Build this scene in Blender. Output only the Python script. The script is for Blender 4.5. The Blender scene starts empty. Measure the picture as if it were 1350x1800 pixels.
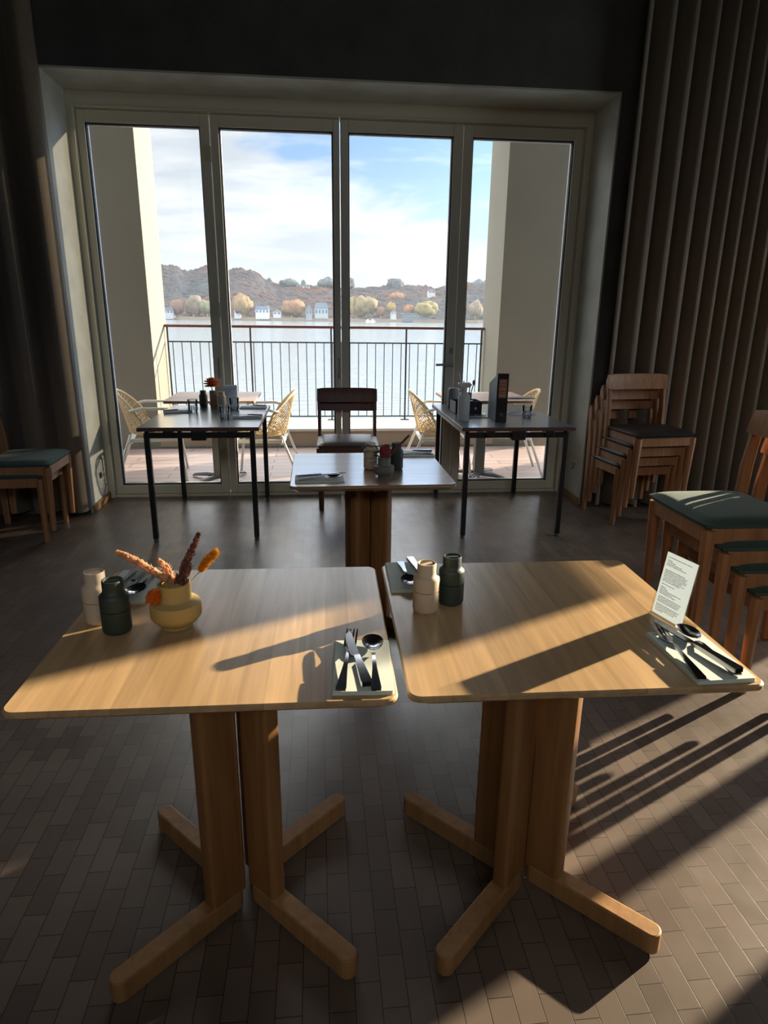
import bpy, bmesh, math, random
from mathutils import Vector, Matrix, noise
random.seed(7)
PI = math.pi
sc = bpy.context.scene
C = sc.collection

# ------------------------------------------------------------------ camera
F_PX, YAW, PITCH, ROLL, CAM_H = 1145.8, 0.1013, 0.2928, 0.0120, 1.3929
cd = bpy.data.cameras.new('camera'); cam = bpy.data.objects.new('camera', cd); C.objects.link(cam)
cd.sensor_fit = 'HORIZONTAL'; cd.sensor_width = 36; cd.lens = F_PX / 1350 * 36
cd.clip_start = .05; cd.clip_end = 3000
fw = Vector((math.sin(YAW)*math.cos(PITCH), math.cos(YAW)*math.cos(PITCH), -math.sin(PITCH)))
rt = Vector((math.cos(YAW), -math.sin(YAW), 0)); up = rt.cross(fw)
r2 = rt*math.cos(ROLL) + up*math.sin(ROLL); u2 = -rt*math.sin(ROLL) + up*math.cos(ROLL)
cam.matrix_world = Matrix(((r2.x, u2.x, -fw.x, 0), (r2.y, u2.y, -fw.y, 0), (r2.z, u2.z, -fw.z, CAM_H), (0, 0, 0, 1)))
sc.camera = cam

# ------------------------------------------------------------------ exposure
sc.view_settings.view_transform = 'Standard'; sc.view_settings.look = 'None'
sc.view_settings.gamma = 1; sc.view_settings.use_curve_mapping = False
sc.view_settings.exposure = 0.15
sc.cycles.use_denoising = True
sc.cycles.max_bounces = 8; sc.cycles.diffuse_bounces = 5; sc.cycles.glossy_bounces = 4
sc.cycles.transparent_max_bounces = 16; sc.cycles.transmission_bounces = 6
sc.cycles.sample_clamp_indirect = 4.0
sc.cycles.caustics_reflective = False; sc.cycles.caustics_refractive = False

# ------------------------------------------------------------------ sun
SUN_SLOPE, SUN_TAN = 0.505, 0.245
sd = bpy.data.lights.new('sun', 'SUN'); so = bpy.data.objects.new('sun', sd); C.objects.link(so)
h_ = math.hypot(1, SUN_SLOPE)
sdir = Vector((1, SUN_SLOPE, SUN_TAN*h_)).normalized()          # towards the sun
so.rotation_euler = sdir.to_track_quat('Z', 'Y').to_euler(); so.location = sdir*40
sd.energy = 17; sd.color = (1.0, .82, .58); sd.angle = math.radians(.55)

# ------------------------------------------------------------------ world: pale autumn sky with a bank of cloud
W = bpy.data.worlds.new('sky'); sc.world = W; W.use_nodes = True
nt = W.node_tree; N = nt.nodes; L = nt.links; N.clear()
def nd(t, **k):
    n = N.new(t)
    for a, b in k.items(): setattr(n, a, b)
    return n
def mth(op, a, b=None, c=None, clamp=False):
    n = N.new('ShaderNodeMath'); n.operation = op; n.use_clamp = clamp
    for i, v in enumerate((a, b, c)):
        if v is None: continue
        if isinstance(v, (int, float)): n.inputs[i].default_value = v
        else: L.new(v, n.inputs[i])
    return n.outputs[0]
def mixc(f, a, b):
    n = N.new('ShaderNodeMix'); n.data_type = 'RGBA'
    for i, v in ((0, f), (6, a), (7, b)):
        if isinstance(v, (int, float)): n.inputs[i].default_value = v
        elif isinstance(v, tuple): n.inputs[i].default_value = (*v, 1)
        else: L.new(v, n.inputs[i])
    return n.outputs[2]
tc = nd('ShaderNodeTexCoord'); sx = nd('ShaderNodeSeparateXYZ'); L.new(tc.outputs['Generated'], sx.inputs[0])
X, Y, Z = sx.outputs
yy = mth('MAXIMUM', mth('ABSOLUTE', Y), .15)
u_ = mth('DIVIDE', X, yy); v_ = mth('DIVIDE', Z, yy)
cb = nd('ShaderNodeCombineXYZ'); L.new(u_, cb.inputs[0]); L.new(mth('MULTIPLY', v_, 2.6), cb.inputs[1])
nz = nd('ShaderNodeTexNoise'); nz.inputs['Scale'].default_value = 4.2; nz.inputs['Detail'].default_value = 9; nz.inputs['Roughness'].default_value = .55
nz.inputs['Distortion'].default_value = .4
L.new(cb.outputs[0], nz.inputs['Vector'])
cb2 = nd('ShaderNodeCombineXYZ'); L.new(mth('ADD', u_, .37), cb2.inputs[0]); L.new(mth('MULTIPLY', v_, 5.5), cb2.inputs[1])
nz2 = nd('ShaderNodeTexNoise'); nz2.inputs['Scale'].default_value = 6.5; nz2.inputs['Detail'].default_value = 7
L.new(cb2.outputs[0], nz2.inputs['Vector'])
# the bank lies lower to the right
bank = mth('SUBTRACT', mth('ADD', mth('SUBTRACT', .190, mth('MULTIPLY', u_, .25)), mth('MULTIPLY', mth('MAXIMUM', mth('SUBTRACT', -.04, u_), 0), 1.2)), v_)
dens = mth('ADD', mth('MULTIPLY', bank, 9.0), mth('MULTIPLY', mth('SUBTRACT', nz.outputs[0], .47), 5.5))
low = mth('MULTIPLY', mth('SUBTRACT', .085, v_), 11, clamp=False)       # clearer strip just above the hills
dens = mth('SUBTRACT', dens, mth('MAXIMUM', low, 0), )
mask = mth('MULTIPLY', mth('ADD', dens, .25), 1.15, clamp=True)
wisps = mth('MULTIPLY', mth('SUBTRACT', nz2.outputs[0], .56), 3.2, clamp=True)
mask = mth('MAXIMUM', mask, mth('MULTIPLY', wisps, .8))
blue = mixc(mth('MULTIPLY', v_, 3.6, clamp=True), (.60, .75, .88), (.23, .45, .82))
shade = mth('MULTIPLY', mth('SUBTRACT', nz2.outputs[0], .36), 3.0, clamp=True)
cloud = mixc(shade, (.68, .71, .76), (1.04, 1.03, 1.01))
col = mixc(mth('MULTIPLY', mask, .88), blue, cloud)
col = mixc(mth('SUBTRACT', 1, mth('MULTIPLY', v_, 9), clamp=True), col, (.78, .84, .88))
col = mixc(mth('MULTIPLY', mth('SUBTRACT', Z, .235), 8.0, clamp=True), col, (.92, .91, .90))
# brighter sky round the sun and higher overhead
dt = nd('ShaderNodeVectorMath', operation='DOT_PRODUCT'); L.new(tc.outputs['Generated'], dt.inputs[0]); dt.inputs[1].default_value = sdir
glow = mth('POWER', mth('MAXIMUM', dt.outputs['Value'], 0), 5)
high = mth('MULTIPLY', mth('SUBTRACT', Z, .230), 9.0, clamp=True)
side = mth('MULTIPLY', mth('SUBTRACT', mth('ABSOLUTE', X), .42), 3.0, clamp=True)
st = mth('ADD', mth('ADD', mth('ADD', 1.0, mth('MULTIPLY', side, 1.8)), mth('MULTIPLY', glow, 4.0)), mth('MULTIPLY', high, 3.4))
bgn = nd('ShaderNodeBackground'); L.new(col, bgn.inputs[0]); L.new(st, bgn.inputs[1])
wo = nd('ShaderNodeOutputWorld'); L.new(bgn.outputs[0], wo.inputs[0])

def portal(name, loc, rot, sx_, sy_):
    l = bpy.data.lights.new(name, 'AREA'); l.shape = 'RECTANGLE'; l.size = sx_; l.size_y = sy_; l.cycles.is_portal = True
    o = bpy.data.objects.new(name, l); o.location = loc; o.rotation_euler = rot; C.objects.link(o)
portal('window_portal', (.17, 5.3, 1.36), (-PI/2, 0, 0), 3.6, 2.7)
portal('fill_clerestory_portal', (.25, -3.3, 3.4), (PI/2, 0, 0), 5.1, 1.0)  # portal of the added clerestory
portal('side_window_portal', (4.76, 3.53, 1.5), (0, PI/2, 0), 3.0, 1.5)

# ------------------------------------------------------------------ materials
def newmat(name):
    m = bpy.data.materials.new(name); m.use_nodes = True
    return m, m.node_tree.nodes, m.node_tree.links, m.node_tree.nodes['Principled BSDF']
def mat(name, col, rough=.6, metal=0, spec=.5, var=0, vscale=8, bump=0, bscale=60, sheen=0):
    m, n, l, p = newmat(name)
    p.inputs['Base Color'].default_value = (*col, 1); p.inputs['Roughness'].default_value = rough
    p.inputs['Metallic'].default_value = metal; p.inputs['Specular IOR Level'].default_value = spec
    if sheen: p.inputs['Sheen Weight'].default_value = sheen
    t = n.new('ShaderNodeTexCoord')
    if var:
        z = n.new('ShaderNodeTexNoise'); z.inputs['Scale'].default_value = vscale; z.inputs['Detail'].default_value = 6
        l.new(t.outputs['Object'], z.inputs['Vector'])
        r = n.new('ShaderNodeValToRGB')
        r.color_ramp.elements[0].position = .3; r.color_ramp.elements[1].position = .7
        r.color_ramp.elements[0].color = (*[c*(1-var) for c in col], 1); r.color_ramp.elements[1].color = (*[min(1, c*(1+var)) for c in col], 1)
        l.new(z.outputs[0], r.inputs[0]); l.new(r.outputs[0], p.inputs['Base Color'])
    if bump:
        z = n.new('ShaderNodeTexNoise'); z.inputs['Scale'].default_value = bscale; z.inputs['Detail'].default_value = 4
        l.new(t.outputs['Object'], z.inputs['Vector'])
        b = n.new('ShaderNodeBump'); b.inputs['Strength'].default_value = bump; b.inputs['Distance'].default_value = .01
        l.new(z.outputs[0], b.inputs['Height']); l.new(b.outputs[0], p.inputs['Normal'])
    return m
def wood(name, col, axis='Y', strip=.05, rough=.38, var=.22, grain=.25, spec=.4, coat=0):
    """lamellae running along the axis, each its own tone, with fine grain"""
    m, n, l, p = newmat(name)
    t = n.new('ShaderNodeTexCoord'); s = n.new('ShaderNodeSeparateXYZ'); l.new(t.outputs['Object'], s.inputs[0])
    a = {'Y': 0, 'X': 1, 'Z': 0}[axis]
    fl = n.new('ShaderNodeMath'); fl.operation = 'DIVIDE'; l.new(s.outputs[a], fl.inputs[0]); fl.inputs[1].default_value = strip
    f2 = n.new('ShaderNodeMath'); f2.operation = 'FLOOR'; l.new(fl.outputs[0], f2.inputs[0])
    wn = n.new('ShaderNodeTexWhiteNoise'); wn.noise_dimensions = '1D'; l.new(f2.outputs[0], wn.inputs['W'])
    mp = n.new('ShaderNodeMapping'); l.new(t.outputs['Object'], mp.inputs[0])
    sc_ = {'Y': (40, 2.5, 40), 'X': (2.5, 40, 40), 'Z': (40, 40, 2.5)}[axis]; mp.inputs['Scale'].default_value = sc_
    off = n.new('ShaderNodeVectorMath'); off.operation = 'ADD'; l.new(mp.outputs[0], off.inputs[0])
    cmb = n.new('ShaderNodeCombineXYZ'); mm = n.new('ShaderNodeMath'); mm.operation = 'MULTIPLY'; l.new(wn.outputs[0], mm.inputs[0]); mm.inputs[1].default_value = 37
    for i in range(3): l.new(mm.outputs[0], cmb.inputs[i])
    l.new(cmb.outputs[0], off.inputs[1])
    g = n.new('ShaderNodeTexNoise'); g.inputs['Scale'].default_value = 1; g.inputs['Detail'].default_value = 7; g.inputs['Distortion'].default_value = .6
    l.new(off.outputs[0], g.inputs['Vector'])
    r = n.new('ShaderNodeValToRGB'); r.color_ramp.elements[0].position = .3; r.color_ramp.elements[1].position = .72
    r.color_ramp.elements[0].color = (*[c*(1-grain) for c in col], 1); r.color_ramp.elements[1].color = (*[c*(1+grain*.5) for c in col], 1)
    l.new(g.outputs[0], r.inputs[0])
    hsv = n.new('ShaderNodeHueSaturation'); l.new(r.outputs[0], hsv.inputs['Color'])
    mr = n.new('ShaderNodeMapRange'); l.new(wn.outputs[0], mr.inputs[0]); mr.inputs[3].default_value = 1-var; mr.inputs[4].default_value = 1+var*.6
    l.new(mr.outputs[0], hsv.inputs['Value'])
    l.new(hsv.outputs[0], p.inputs['Base Color'])
    p.inputs['Roughness'].default_value = rough; p.inputs['Specular IOR Level'].default_value = spec
    if coat: p.inputs['Coat Weight'].default_value = coat; p.inputs['Coat IOR'].default_value = 1.6 if coat < 1 else 2.6; p.inputs['Coat Roughness'].default_value = .22 if coat < 1 else .15
    b = n.new('ShaderNodeBump'); b.inputs['Strength'].default_value = .06; b.inputs['Distance'].default_value = .004
    l.new(g.outputs[0], b.inputs['Height']); l.new(b.outputs[0], p.inputs['Normal'])
    return m
def glass(name, tint=(1, 1, 1), ior=1.45, rough=0.0, gain=1.0):
    m = bpy.data.materials.new(name); m.use_nodes = True; n = m.node_tree.nodes; l = m.node_tree.links; n.clear()
    o = n.new('ShaderNodeOutputMaterial'); t = n.new('ShaderNodeBsdfTransparent'); g = n.new('ShaderNodeBsdfGlossy'); mx = n.new('ShaderNodeMixShader')
    f = n.new('ShaderNodeFresnel'); f.inputs[0].default_value = ior; t.inputs[0].default_value = (*tint, 1); g.inputs['Roughness'].default_value = rough
    mu = n.new('ShaderNodeMath'); mu.operation = 'MULTIPLY'; mu.inputs[1].default_value = gain; mu.use_clamp = True
    l.new(f.outputs[0], mu.inputs[0]); l.new(mu.outputs[0], mx.inputs[0]); l.new(t.outputs[0], mx.inputs[1]); l.new(g.outputs[0], mx.inputs[2]); l.new(mx.outputs[0], o.inputs[0])
    return m

def block_floor():
    m, n, l, p = newmat('wood_block_floor')
    t = n.new('ShaderNodeTexCoord'); mp = n.new('ShaderNodeMapping'); l.new(t.outputs['Object'], mp.inputs[0]); mp.inputs['Rotation'].default_value = (0, 0, PI/2)
    b = n.new('ShaderNodeTexBrick'); l.new(mp.outputs[0], b.inputs['Vector'])
    b.inputs['Scale'].default_value = 1; b.inputs['Brick Width'].default_value = .118; b.inputs['Row Height'].default_value = .056
    b.inputs['Mortar Size'].default_value = .0011; b.inputs['Mortar Smooth'].default_value = .3; b.offset = .5
    b.inputs['Color1'].default_value = (.135, .098, .076, 1); b.inputs['Color2'].default_value = (.195, .146, .115, 1); b.inputs['Mortar'].default_value = (.025, .018, .014, 1)
    z = n.new('ShaderNodeTexNoise'); z.inputs['Scale'].default_value = 1.7; z.inputs['Detail'].default_value = 7; l.new(t.outputs['Object'], z.inputs['Vector'])
    mr = n.new('ShaderNodeMapRange'); l.new(z.outputs[0], mr.inputs[0]); mr.inputs[1].default_value = .3; mr.inputs[2].default_value = .7; mr.inputs[3].default_value = .65; mr.inputs[4].default_value = 1.25
    hs = n.new('ShaderNodeHueSaturation'); l.new(b.outputs[0], hs.inputs['Color']); l.new(mr.outputs[0], hs.inputs['Value'])
    l.new(hs.outputs[0], p.inputs['Base Color'])
    z2 = n.new('ShaderNodeTexNoise'); z2.inputs['Scale'].default_value = 9; z2.inputs['Detail'].default_value = 5; l.new(t.outputs['Object'], z2.inputs['Vector'])
    mr2 = n.new('ShaderNodeMapRange'); l.new(z2.outputs[0], mr2.inputs[0]); mr2.inputs[3].default_value = .30; mr2.inputs[4].default_value = .52
    p.inputs['Coat Weight'].default_value = .35; p.inputs['Coat IOR'].default_value = 1.6; p.inputs['Coat Roughness'].default_value = .27
    l.new(mr2.outputs[0], p.inputs['Roughness']); p.inputs['Specular IOR Level'].default_value = .45
    bp = n.new('ShaderNodeBump'); bp.inputs['Strength'].default_value = .25; bp.inputs['Distance'].default_value = .002; l.new(b.outputs['Fac'], bp.inputs['Height']); bp.invert = True
    bp2 = n.new('ShaderNodeBump'); bp2.inputs['Strength'].default_value = .12; bp2.inputs['Distance'].default_value = .004; l.new(z2.outputs[0], bp2.inputs['Height']); l.new(bp.outputs[0], bp2.inputs['Normal'])
    l.new(bp2.outputs[0], p.inputs['Normal'])
    return m
def deck_mat():
    m, n, l, p = newmat('loggia_deck')
    t = n.new('ShaderNodeTexCoord')
    b = n.new('ShaderNodeTexBrick'); l.new(t.outputs['Object'], b.inputs['Vector']); b.inputs['Scale'].default_value = 1
    b.inputs['Brick Width'].default_value = .9; b.inputs['Row Height'].default_value = .145; b.inputs['Mortar Size'].default_value = .004
    b.inputs['Color1'].default_value = (.33, .25, .23, 1); b.inputs['Color2'].default_value = (.40, .31, .285, 1); b.inputs['Mortar'].default_value = (.05, .04, .04, 1)
    l.new(b.outputs[0], p.inputs['Base Color']); p.inputs['Roughness'].default_value = .5
    return m
def water_mat():
    m, n, l, p = newmat('fjord_water')
    p.inputs['Base Color'].default_value = (.17, .20, .225, 1); p.inputs['Roughness'].default_value = .12; p.inputs['Specular IOR Level'].default_value = .6
    p.inputs['IOR'].default_value = 1.34
    t = n.new('ShaderNodeTexCoord'); mp = n.new('ShaderNodeMapping'); l.new(t.outputs['Object'], mp.inputs[0]); mp.inputs['Scale'].default_value = (.5, 2.2, 1)
    z = n.new('ShaderNodeTexNoise'); z.inputs['Scale'].default_value = 1.1; z.inputs['Detail'].default_value = 5; l.new(mp.outputs[0], z.inputs['Vector'])
    b = n.new('ShaderNodeBump'); b.inputs['Strength'].default_value = .5; b.inputs['Distance'].default_value = .12; l.new(z.outputs[0], b.inputs['Height']); l.new(b.outputs[0], p.inputs['Normal'])
    return m

def paper_mat():
    m, n, l, p = newmat('white_paper'); p.inputs['Base Color'].default_value = (.74, .77, .80, 1); p.inputs['Roughness'].default_value = .8
    tr = n.new('ShaderNodeBsdfTranslucent'); tr.inputs[0].default_value = (.66, .71, .78, 1); mx = n.new('ShaderNodeMixShader'); mx.inputs[0].default_value = .6
    l.new(p.outputs[0], mx.inputs[1]); l.new(tr.outputs[0], mx.inputs[2]); l.new(mx.outputs[0], n['Material Output'].inputs[0]); return m
M = dict(
 wall=mat('charcoal_wall', (.105, .103, .098), .9, var=.15, vscale=5, bump=.3, bscale=90),
 plaster=mat('reveal_plaster', (.60, .60, .53), .8, var=.10, vscale=6, bump=.25, bscale=25),
 ceil=mat('dark_ceiling', (.10, .10, .10), .9),
 frame=mat('olive_grey_paint', (.76, .72, .57), .45),
 gasket=mat('black_gasket', (.02, .02, .022), .6),
 bead=mat('white_spacer', (.62, .62, .68), .4),
 glass=glass('window_glass', (.97, .985, .985), 1.45, gain=.9),
 tumbler=glass('clear_glass', (.93, .95, .96), 1.5, gain=1.6),
 acrylic=glass('acrylic', (.96, .97, .96), 1.3, gain=.5),
 floor=block_floor(), deck=deck_mat(), water=water_mat(),
 oak=wood('oak_table', (.60, .385, .20), 'Y', .052, .34, var=.16, coat=.3),
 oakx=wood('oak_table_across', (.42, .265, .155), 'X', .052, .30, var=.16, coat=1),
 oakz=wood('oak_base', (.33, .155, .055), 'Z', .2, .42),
 chairwood=wood('chair_oak', (.46, .22, .10), 'Z', .4, .42),
 darkwood=wood('dark_stained_chair_wood', (.20, .085, .055), 'Z', .4, .42),
 base_wood=wood('baseboard_wood', (.42, .23, .10), 'X', .4, .5),
 green=mat('green_wool', (.030, .080, .056), .9, var=.15, vscale=60, bump=.4, bscale=300, sheen=.2),
 leather=mat('brown_leather', (.14, .095, .075), .38, var=.1, vscale=9),
 leatherdark=mat('black_leather', (.03, .027, .026), .4),
 curtain=mat('heavy_curtain', (.27, .21, .145), .95, var=.16, vscale=120, bump=.3, bscale=260, sheen=.2),
 steel=mat('polished_steel', (.40, .41, .46), .15, 1),
 chrome=mat('satin_chrome', (.5, .5, .5), .28, 1),
 napkin=mat('pale_green_napkin', (.76, .81, .73), .85, var=.04, vscale=20),
 whitenap=mat('white_napkin', (.75, .76, .78), .8),
 cream=mat('cream_ceramic', (.62, .50, .375), .55),
 dgreen=mat('dark_green_ceramic', (.038, .056, .046), .5),
 mustard=mat('mustard_ceramic', (.50, .355, .125), .55),
 greyc=mat('grey_ceramic', (.16, .16, .14), .6),
 bark=mat('cardboard_vase', (.34, .23, .15), .8),
 inner=mat('dark_inside', (.02, .017, .015), .9),
 pampas=mat('peach_plume', (.80, .50, .30), .9, var=.25, vscale=80),
 brownplume=mat('brown_plume', (.17, .065, .045), .9, var=.4, vscale=90),
 yellowp=mat('yellow_plume', (.85, .47, .05), .9, var=.2, vscale=80),
 orangep=mat('orange_plume', (.95, .30, .04), .9, var=.2, vscale=80),
 redp=mat('red_petals', (.26, .035, .04), .85),
 coral=mat('coral_petals', (.85, .24, .07), .8, var=.3, vscale=60),
 leaf=mat('grey_green_leaf', (.09, .12, .10), .7),
 stem=mat('dry_stem', (.45, .36, .2), .8),
 paper=paper_mat(),
 ink=mat('grey_ink', (.20, .20, .20), .8),
 blacktop=mat('blue_grey_linoleum', (.095, .135, .175), .33, var=.05),
 edgewood=mat('plywood_edge', (.11, .055, .045), .5),
 blackmetal=mat('black_metal', (.012, .012, .013), .4),
 white=mat('white_metal', (.75, .76, .74), .4),
 wicker=mat('tan_rope_weave', (.62, .48, .29), .8),
 greymetal=mat('grey_metal', (.10, .105, .115), .45),
 outwall=mat('loggia_render', (.195, .180, .140), .85, var=.05, vscale=2),
 outend=mat('pale_render', (.27, .27, .23), .85),
 parapet=mat('parapet_stone', (.36, .27, .19), .8, var=.08, vscale=3),
 ledge=mat('pale_ledge', (.62, .60, .52), .7),
 rail=mat('dark_rail_metal', (.045, .055, .065), .5),
 handrail=mat('red_brown_handrail', (.16, .06, .05), .4),
 binder=mat('black_binder', (.012, .012, .014), .35),
 binderface=mat('blue_grey_board', (.13, .16, .20), .5),
 label=mat('copper_label', (.36, .15, .09), .6),
 labelp=mat('pale_label_marks', (.55, .35, .25), .6),
 plastic=mat('milky_plastic', (.66, .68, .68), .35),
 boxblack=mat('black_box', (.015, .015, .016), .5),
 outlet=mat('black_socket', (.03, .03, .03), .5),
)

for k_ in ('pampas', 'yellowp', 'orangep', 'coral', 'plastic', 'whitenap'):      # feathery plumes and thin plastic let the light through
    nt_ = M[k_].node_tree; p_ = nt_.nodes['Principled BSDF']; tr_ = nt_.nodes.new('ShaderNodeBsdfTranslucent'); mx_ = nt_.nodes.new('ShaderNodeMixShader'); mx_.inputs[0].default_value = .5
    if p_.inputs['Base Color'].links: nt_.links.new(p_.inputs['Base Color'].links[0].from_socket, tr_.inputs[0])
    else: tr_.inputs[0].default_value = p_.inputs['Base Color'].default_value
    nt_.links.new(p_.outputs[0], mx_.inputs[1]); nt_.links.new(tr_.outputs[0], mx_.inputs[2]); nt_.links.new(mx_.outputs[0], nt_.nodes['Material Output'].inputs[0])

# ------------------------------------------------------------------ mesh helpers
def box(bm, x0, x1, y0, y1, z0, z1, mx=None):
    vs = [bm.verts.new(p) for p in ((x0, y0, z0), (x1, y0, z0), (x1, y1, z0), (x0, y1, z0), (x0, y0, z1), (x1, y0, z1), (x1, y1, z1), (x0, y1, z1))]
    for f in ((3, 2, 1, 0), (4, 5, 6, 7), (0, 1, 5, 4), (1, 2, 6, 5), (2, 3, 7, 6), (3, 0, 4, 7)): bm.faces.new([vs[i] for i in f])
    if mx is not None: bmesh.ops.transform(bm, matrix=mx, verts=vs)
    return vs
def ring(bm, c, t, r, seg, up_=None, ry=None):
    t = t.normalized(); a = up_ or (Vector((0, 0, 1)) if abs(t.z) < .9 else Vector((1, 0, 0)))
    s = t.cross(a).normalized(); w = s.cross(t).normalized(); ry = ry or r
    return [bm.verts.new(c + s*(r*math.cos(2*PI*i/seg)) + w*(ry*math.sin(2*PI*i/seg))) for i in range(seg)]
def tube(bm, pts, r, seg=10, cap=True, ry=None, up_=None):
    pts = [Vector(p) for p in pts]; rs = r if isinstance(r, (list, tuple)) else [r]*len(pts)
    rys = ry if isinstance(ry, (list, tuple)) else [ry]*len(pts)
    R = []
    for i, p in enumerate(pts):
        t = pts[min(i+1, len(pts)-1)] - pts[max(i-1, 0)]
        R.append(ring(bm, p, t, rs[i], seg, up_, rys[i]))
    for a, b in zip(R, R[1:]):
        for i in range(seg): bm.faces.new((a[i], a[(i+1) % seg], b[(i+1) % seg], b[i]))
    if cap: bm.faces.new(list(reversed(R[0]))); bm.faces.new(R[-1])
def lathe(bm, prof, seg=32, c=(0, 0, 0), capb=True, capt=True):
    R = [[bm.verts.new((c[0]+r*math.cos(2*PI*i/seg), c[1]+r*math.sin(2*PI*i/seg), c[2]+z)) for i in range(seg)] for r, z in prof]
    for a, b in zip(R, R[1:]):
        for i in range(seg): bm.faces.new((a[i], a[(i+1) % seg], b[(i+1) % seg], b[i]))
    if capb: bm.faces.new(list(reversed(R[0])))
    if capt: bm.faces.new(R[-1])
def prism(bm, pts, z0, z1, mx=None):
    a = [bm.verts.new((x, y, z0)) for x, y in pts]; b = [bm.verts.new((x, y, z1)) for x, y in pts]; n = len(pts)
    bm.faces.new(list(reversed(a))); bm.faces.new(b)
    for i in range(n): bm.faces.new((a[i], a[(i+1) % n], b[(i+1) % n], b[i]))
    if mx is not None: bmesh.ops.transform(bm, matrix=mx, verts=a+b)
def rrect(w, d, r, seg=6, cx=0, cy=0):
    out = []
    for qx, qy, a0 in ((1, 1, 0), (-1, 1, 90), (-1, -1, 180), (1, -1, 270)):
        for i in range(seg+1):
            a = math.radians(a0 + 90*i/seg); out.append((cx+qx*(w/2-r)+r*math.cos(a), cy+qy*(d/2-r)+r*math.sin(a)))
    return out
def blob(bm, c, r, seg=12, rings=8, jitter=0, mx=None, seed=0):
    g = bmesh.ops.create_uvsphere(bm, u_segments=seg, v_segments=rings, radius=1)
    for v in g['verts']:
        k = 1 + (noise.noise(v.co*1.9 + Vector((seed*3.1, seed*1.7, seed))) * jitter if jitter else 0)
        v.co = Vector((v.co.x*r[0]*k, v.co.y*r[1]*k, v.co.z*r[2]*k))
    if mx is not None: bmesh.ops.transform(bm, matrix=mx, verts=g['verts'])
    for v in g['verts']: v.co += Vector(c)
    return g['verts']
def fin(name, bm, m, parent=None, smooth=False, bevel=0, bseg=2, loc=(0, 0, 0), rot=(0, 0, 0), label=None):
    bmesh.ops.recalc_face_normals(bm, faces=bm.faces[:])
    me = bpy.data.meshes.new(name); bm.to_mesh(me); bm.free(); me.materials.append(m)
    if smooth:
        for p in me.polygons: p.use_smooth = True
    o = bpy.data.objects.new(name, me); C.objects.link(o); o.location = loc; o.rotation_euler = rot
    if parent: o.parent = parent
    if bevel:
        b = o.modifiers.new('bevel', 'BEVEL'); b.width = bevel; b.segments = bseg; b.limit_method = 'ANGLE'; b.angle_limit = .7
    if smooth and smooth != 'all':
        me.set_sharp_from_angle(angle=math.radians(smooth if smooth is not True else 40))
    if label: o['label'] = label
    return o
def B(): return bmesh.new()
def bx(name, x0, x1, y0, y1, z0, z1, m, parent=None, bevel=0, label=None, mx=None):
    bm = B(); box(bm, x0, x1, y0, y1, z0, z1, mx); return fin(name, bm, m, parent, bevel=bevel, label=label)
def thing(name, label, cat, loc=(0, 0, 0), rz=0, group=None):
    o = bpy.data.objects.new(name, None); C.objects.link(o); o.location = loc; o.rotation_euler = (0, 0, rz); o.empty_display_size = .1
    return tag(o, label, cat, group)
def tag(o, label, cat, group=None, kind=None):
    o['label'] = label; o['category'] = cat
    if group: o['group'] = group
    if kind: o['kind'] = kind
    return o
def struct(o): o['kind'] = 'structure'; return o
KIDS = {}
def kids(o): return [c for c in bpy.data.objects if c.parent == o]
def copy_tree(o, loc=None, rz=None, label=None, group=None, parent=None):
    c = o.copy(); C.objects.link(c)
    if parent: c.parent = parent
    for ch in kids(o): copy_tree(ch, parent=c)
    if loc is not None: c.location = loc
    if rz is not None: c.rotation_euler = (0, 0, rz)
    if label: c['label'] = label
    if group: c['group'] = group
    return c

# ================================================================== SETTING
FY, DY = 4.706, 5.17          # inner wall face, door plane
XL, XR, ZT = -1.640, 2.000, 2.80
struct(bx('floor', -4.2, 4.75, -3.2, 5.235, -.12, 0, M['floor']))
struct(bx('ceiling', -4.2, 4.75, -3.2, 5.235, 4.2, 4.35, M['ceil']))
bm = B()
box(bm, -4.2, XL-.012, FY, 5.235, 0, 4.2); box(bm, XR+.012, 4.75, FY, 5.235, 0, 4.2); box(bm, XL-.012, XR+.012, FY, 5.235, ZT+.012, 4.2)
struct(fin('wall_front', bm, M['wall']))
struct(bx('wall_left', -4.35, -4.2, -3.2, 5.235, 0, 4.2, M['wall']))
bm = B()   # side wall on the sunny side, tall window, small openings added for sun patches
WY0, WY1, WZ1 = 2.81, 3.765, 3.0
VY0, VY1, UY1 = 3.83, 4.28, 3.97
box(bm, 4.55, 4.75, -3.2, WY0, 0, 4.2); box(bm, 4.55, 4.75, VY1, FY, 0, 4.2); box(bm, 4.55, 4.75, WY0, WY1, WZ1, 4.2)
box(bm, 4.55, 4.75, WY1, WY1+.008, 0, 4.2); box(bm, 4.55, 4.75, WY1+.008, VY0, 0, 2.12); box(bm, 4.55, 4.75, WY1+.008, UY1, 2.65, 4.2)
box(bm, 4.55, 4.75, VY0, VY1, 0, 1.49); box(bm, 4.55, 4.75, VY0, UY1, 1.82, 2.12); box(bm, 4.55, 4.75, UY1, VY1, 1.82, 4.2)
struct(fin('wall_right', bm, M['wall']))
bm = B()
box(bm, -4.2, -2.3, -3.35, -3.2, 0, 4.2); box(bm, 2.8, 4.75, -3.35, -3.2, 0, 4.2); box(bm, -2.3, 2.8, -3.35, -3.2, 3.9, 4.2); box(bm, -2.3, 2.8, -3.35, -3.2, 0, 2.9)
struct(fin('wall_back', bm, M['wall']))
struct(bx('fill_clerestory', -2.3, 2.8, -3.29, -3.28, 2.9, 3.9, M['glass']))  # unseen clerestory behind the camera, added as fill light for the door frames
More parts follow.
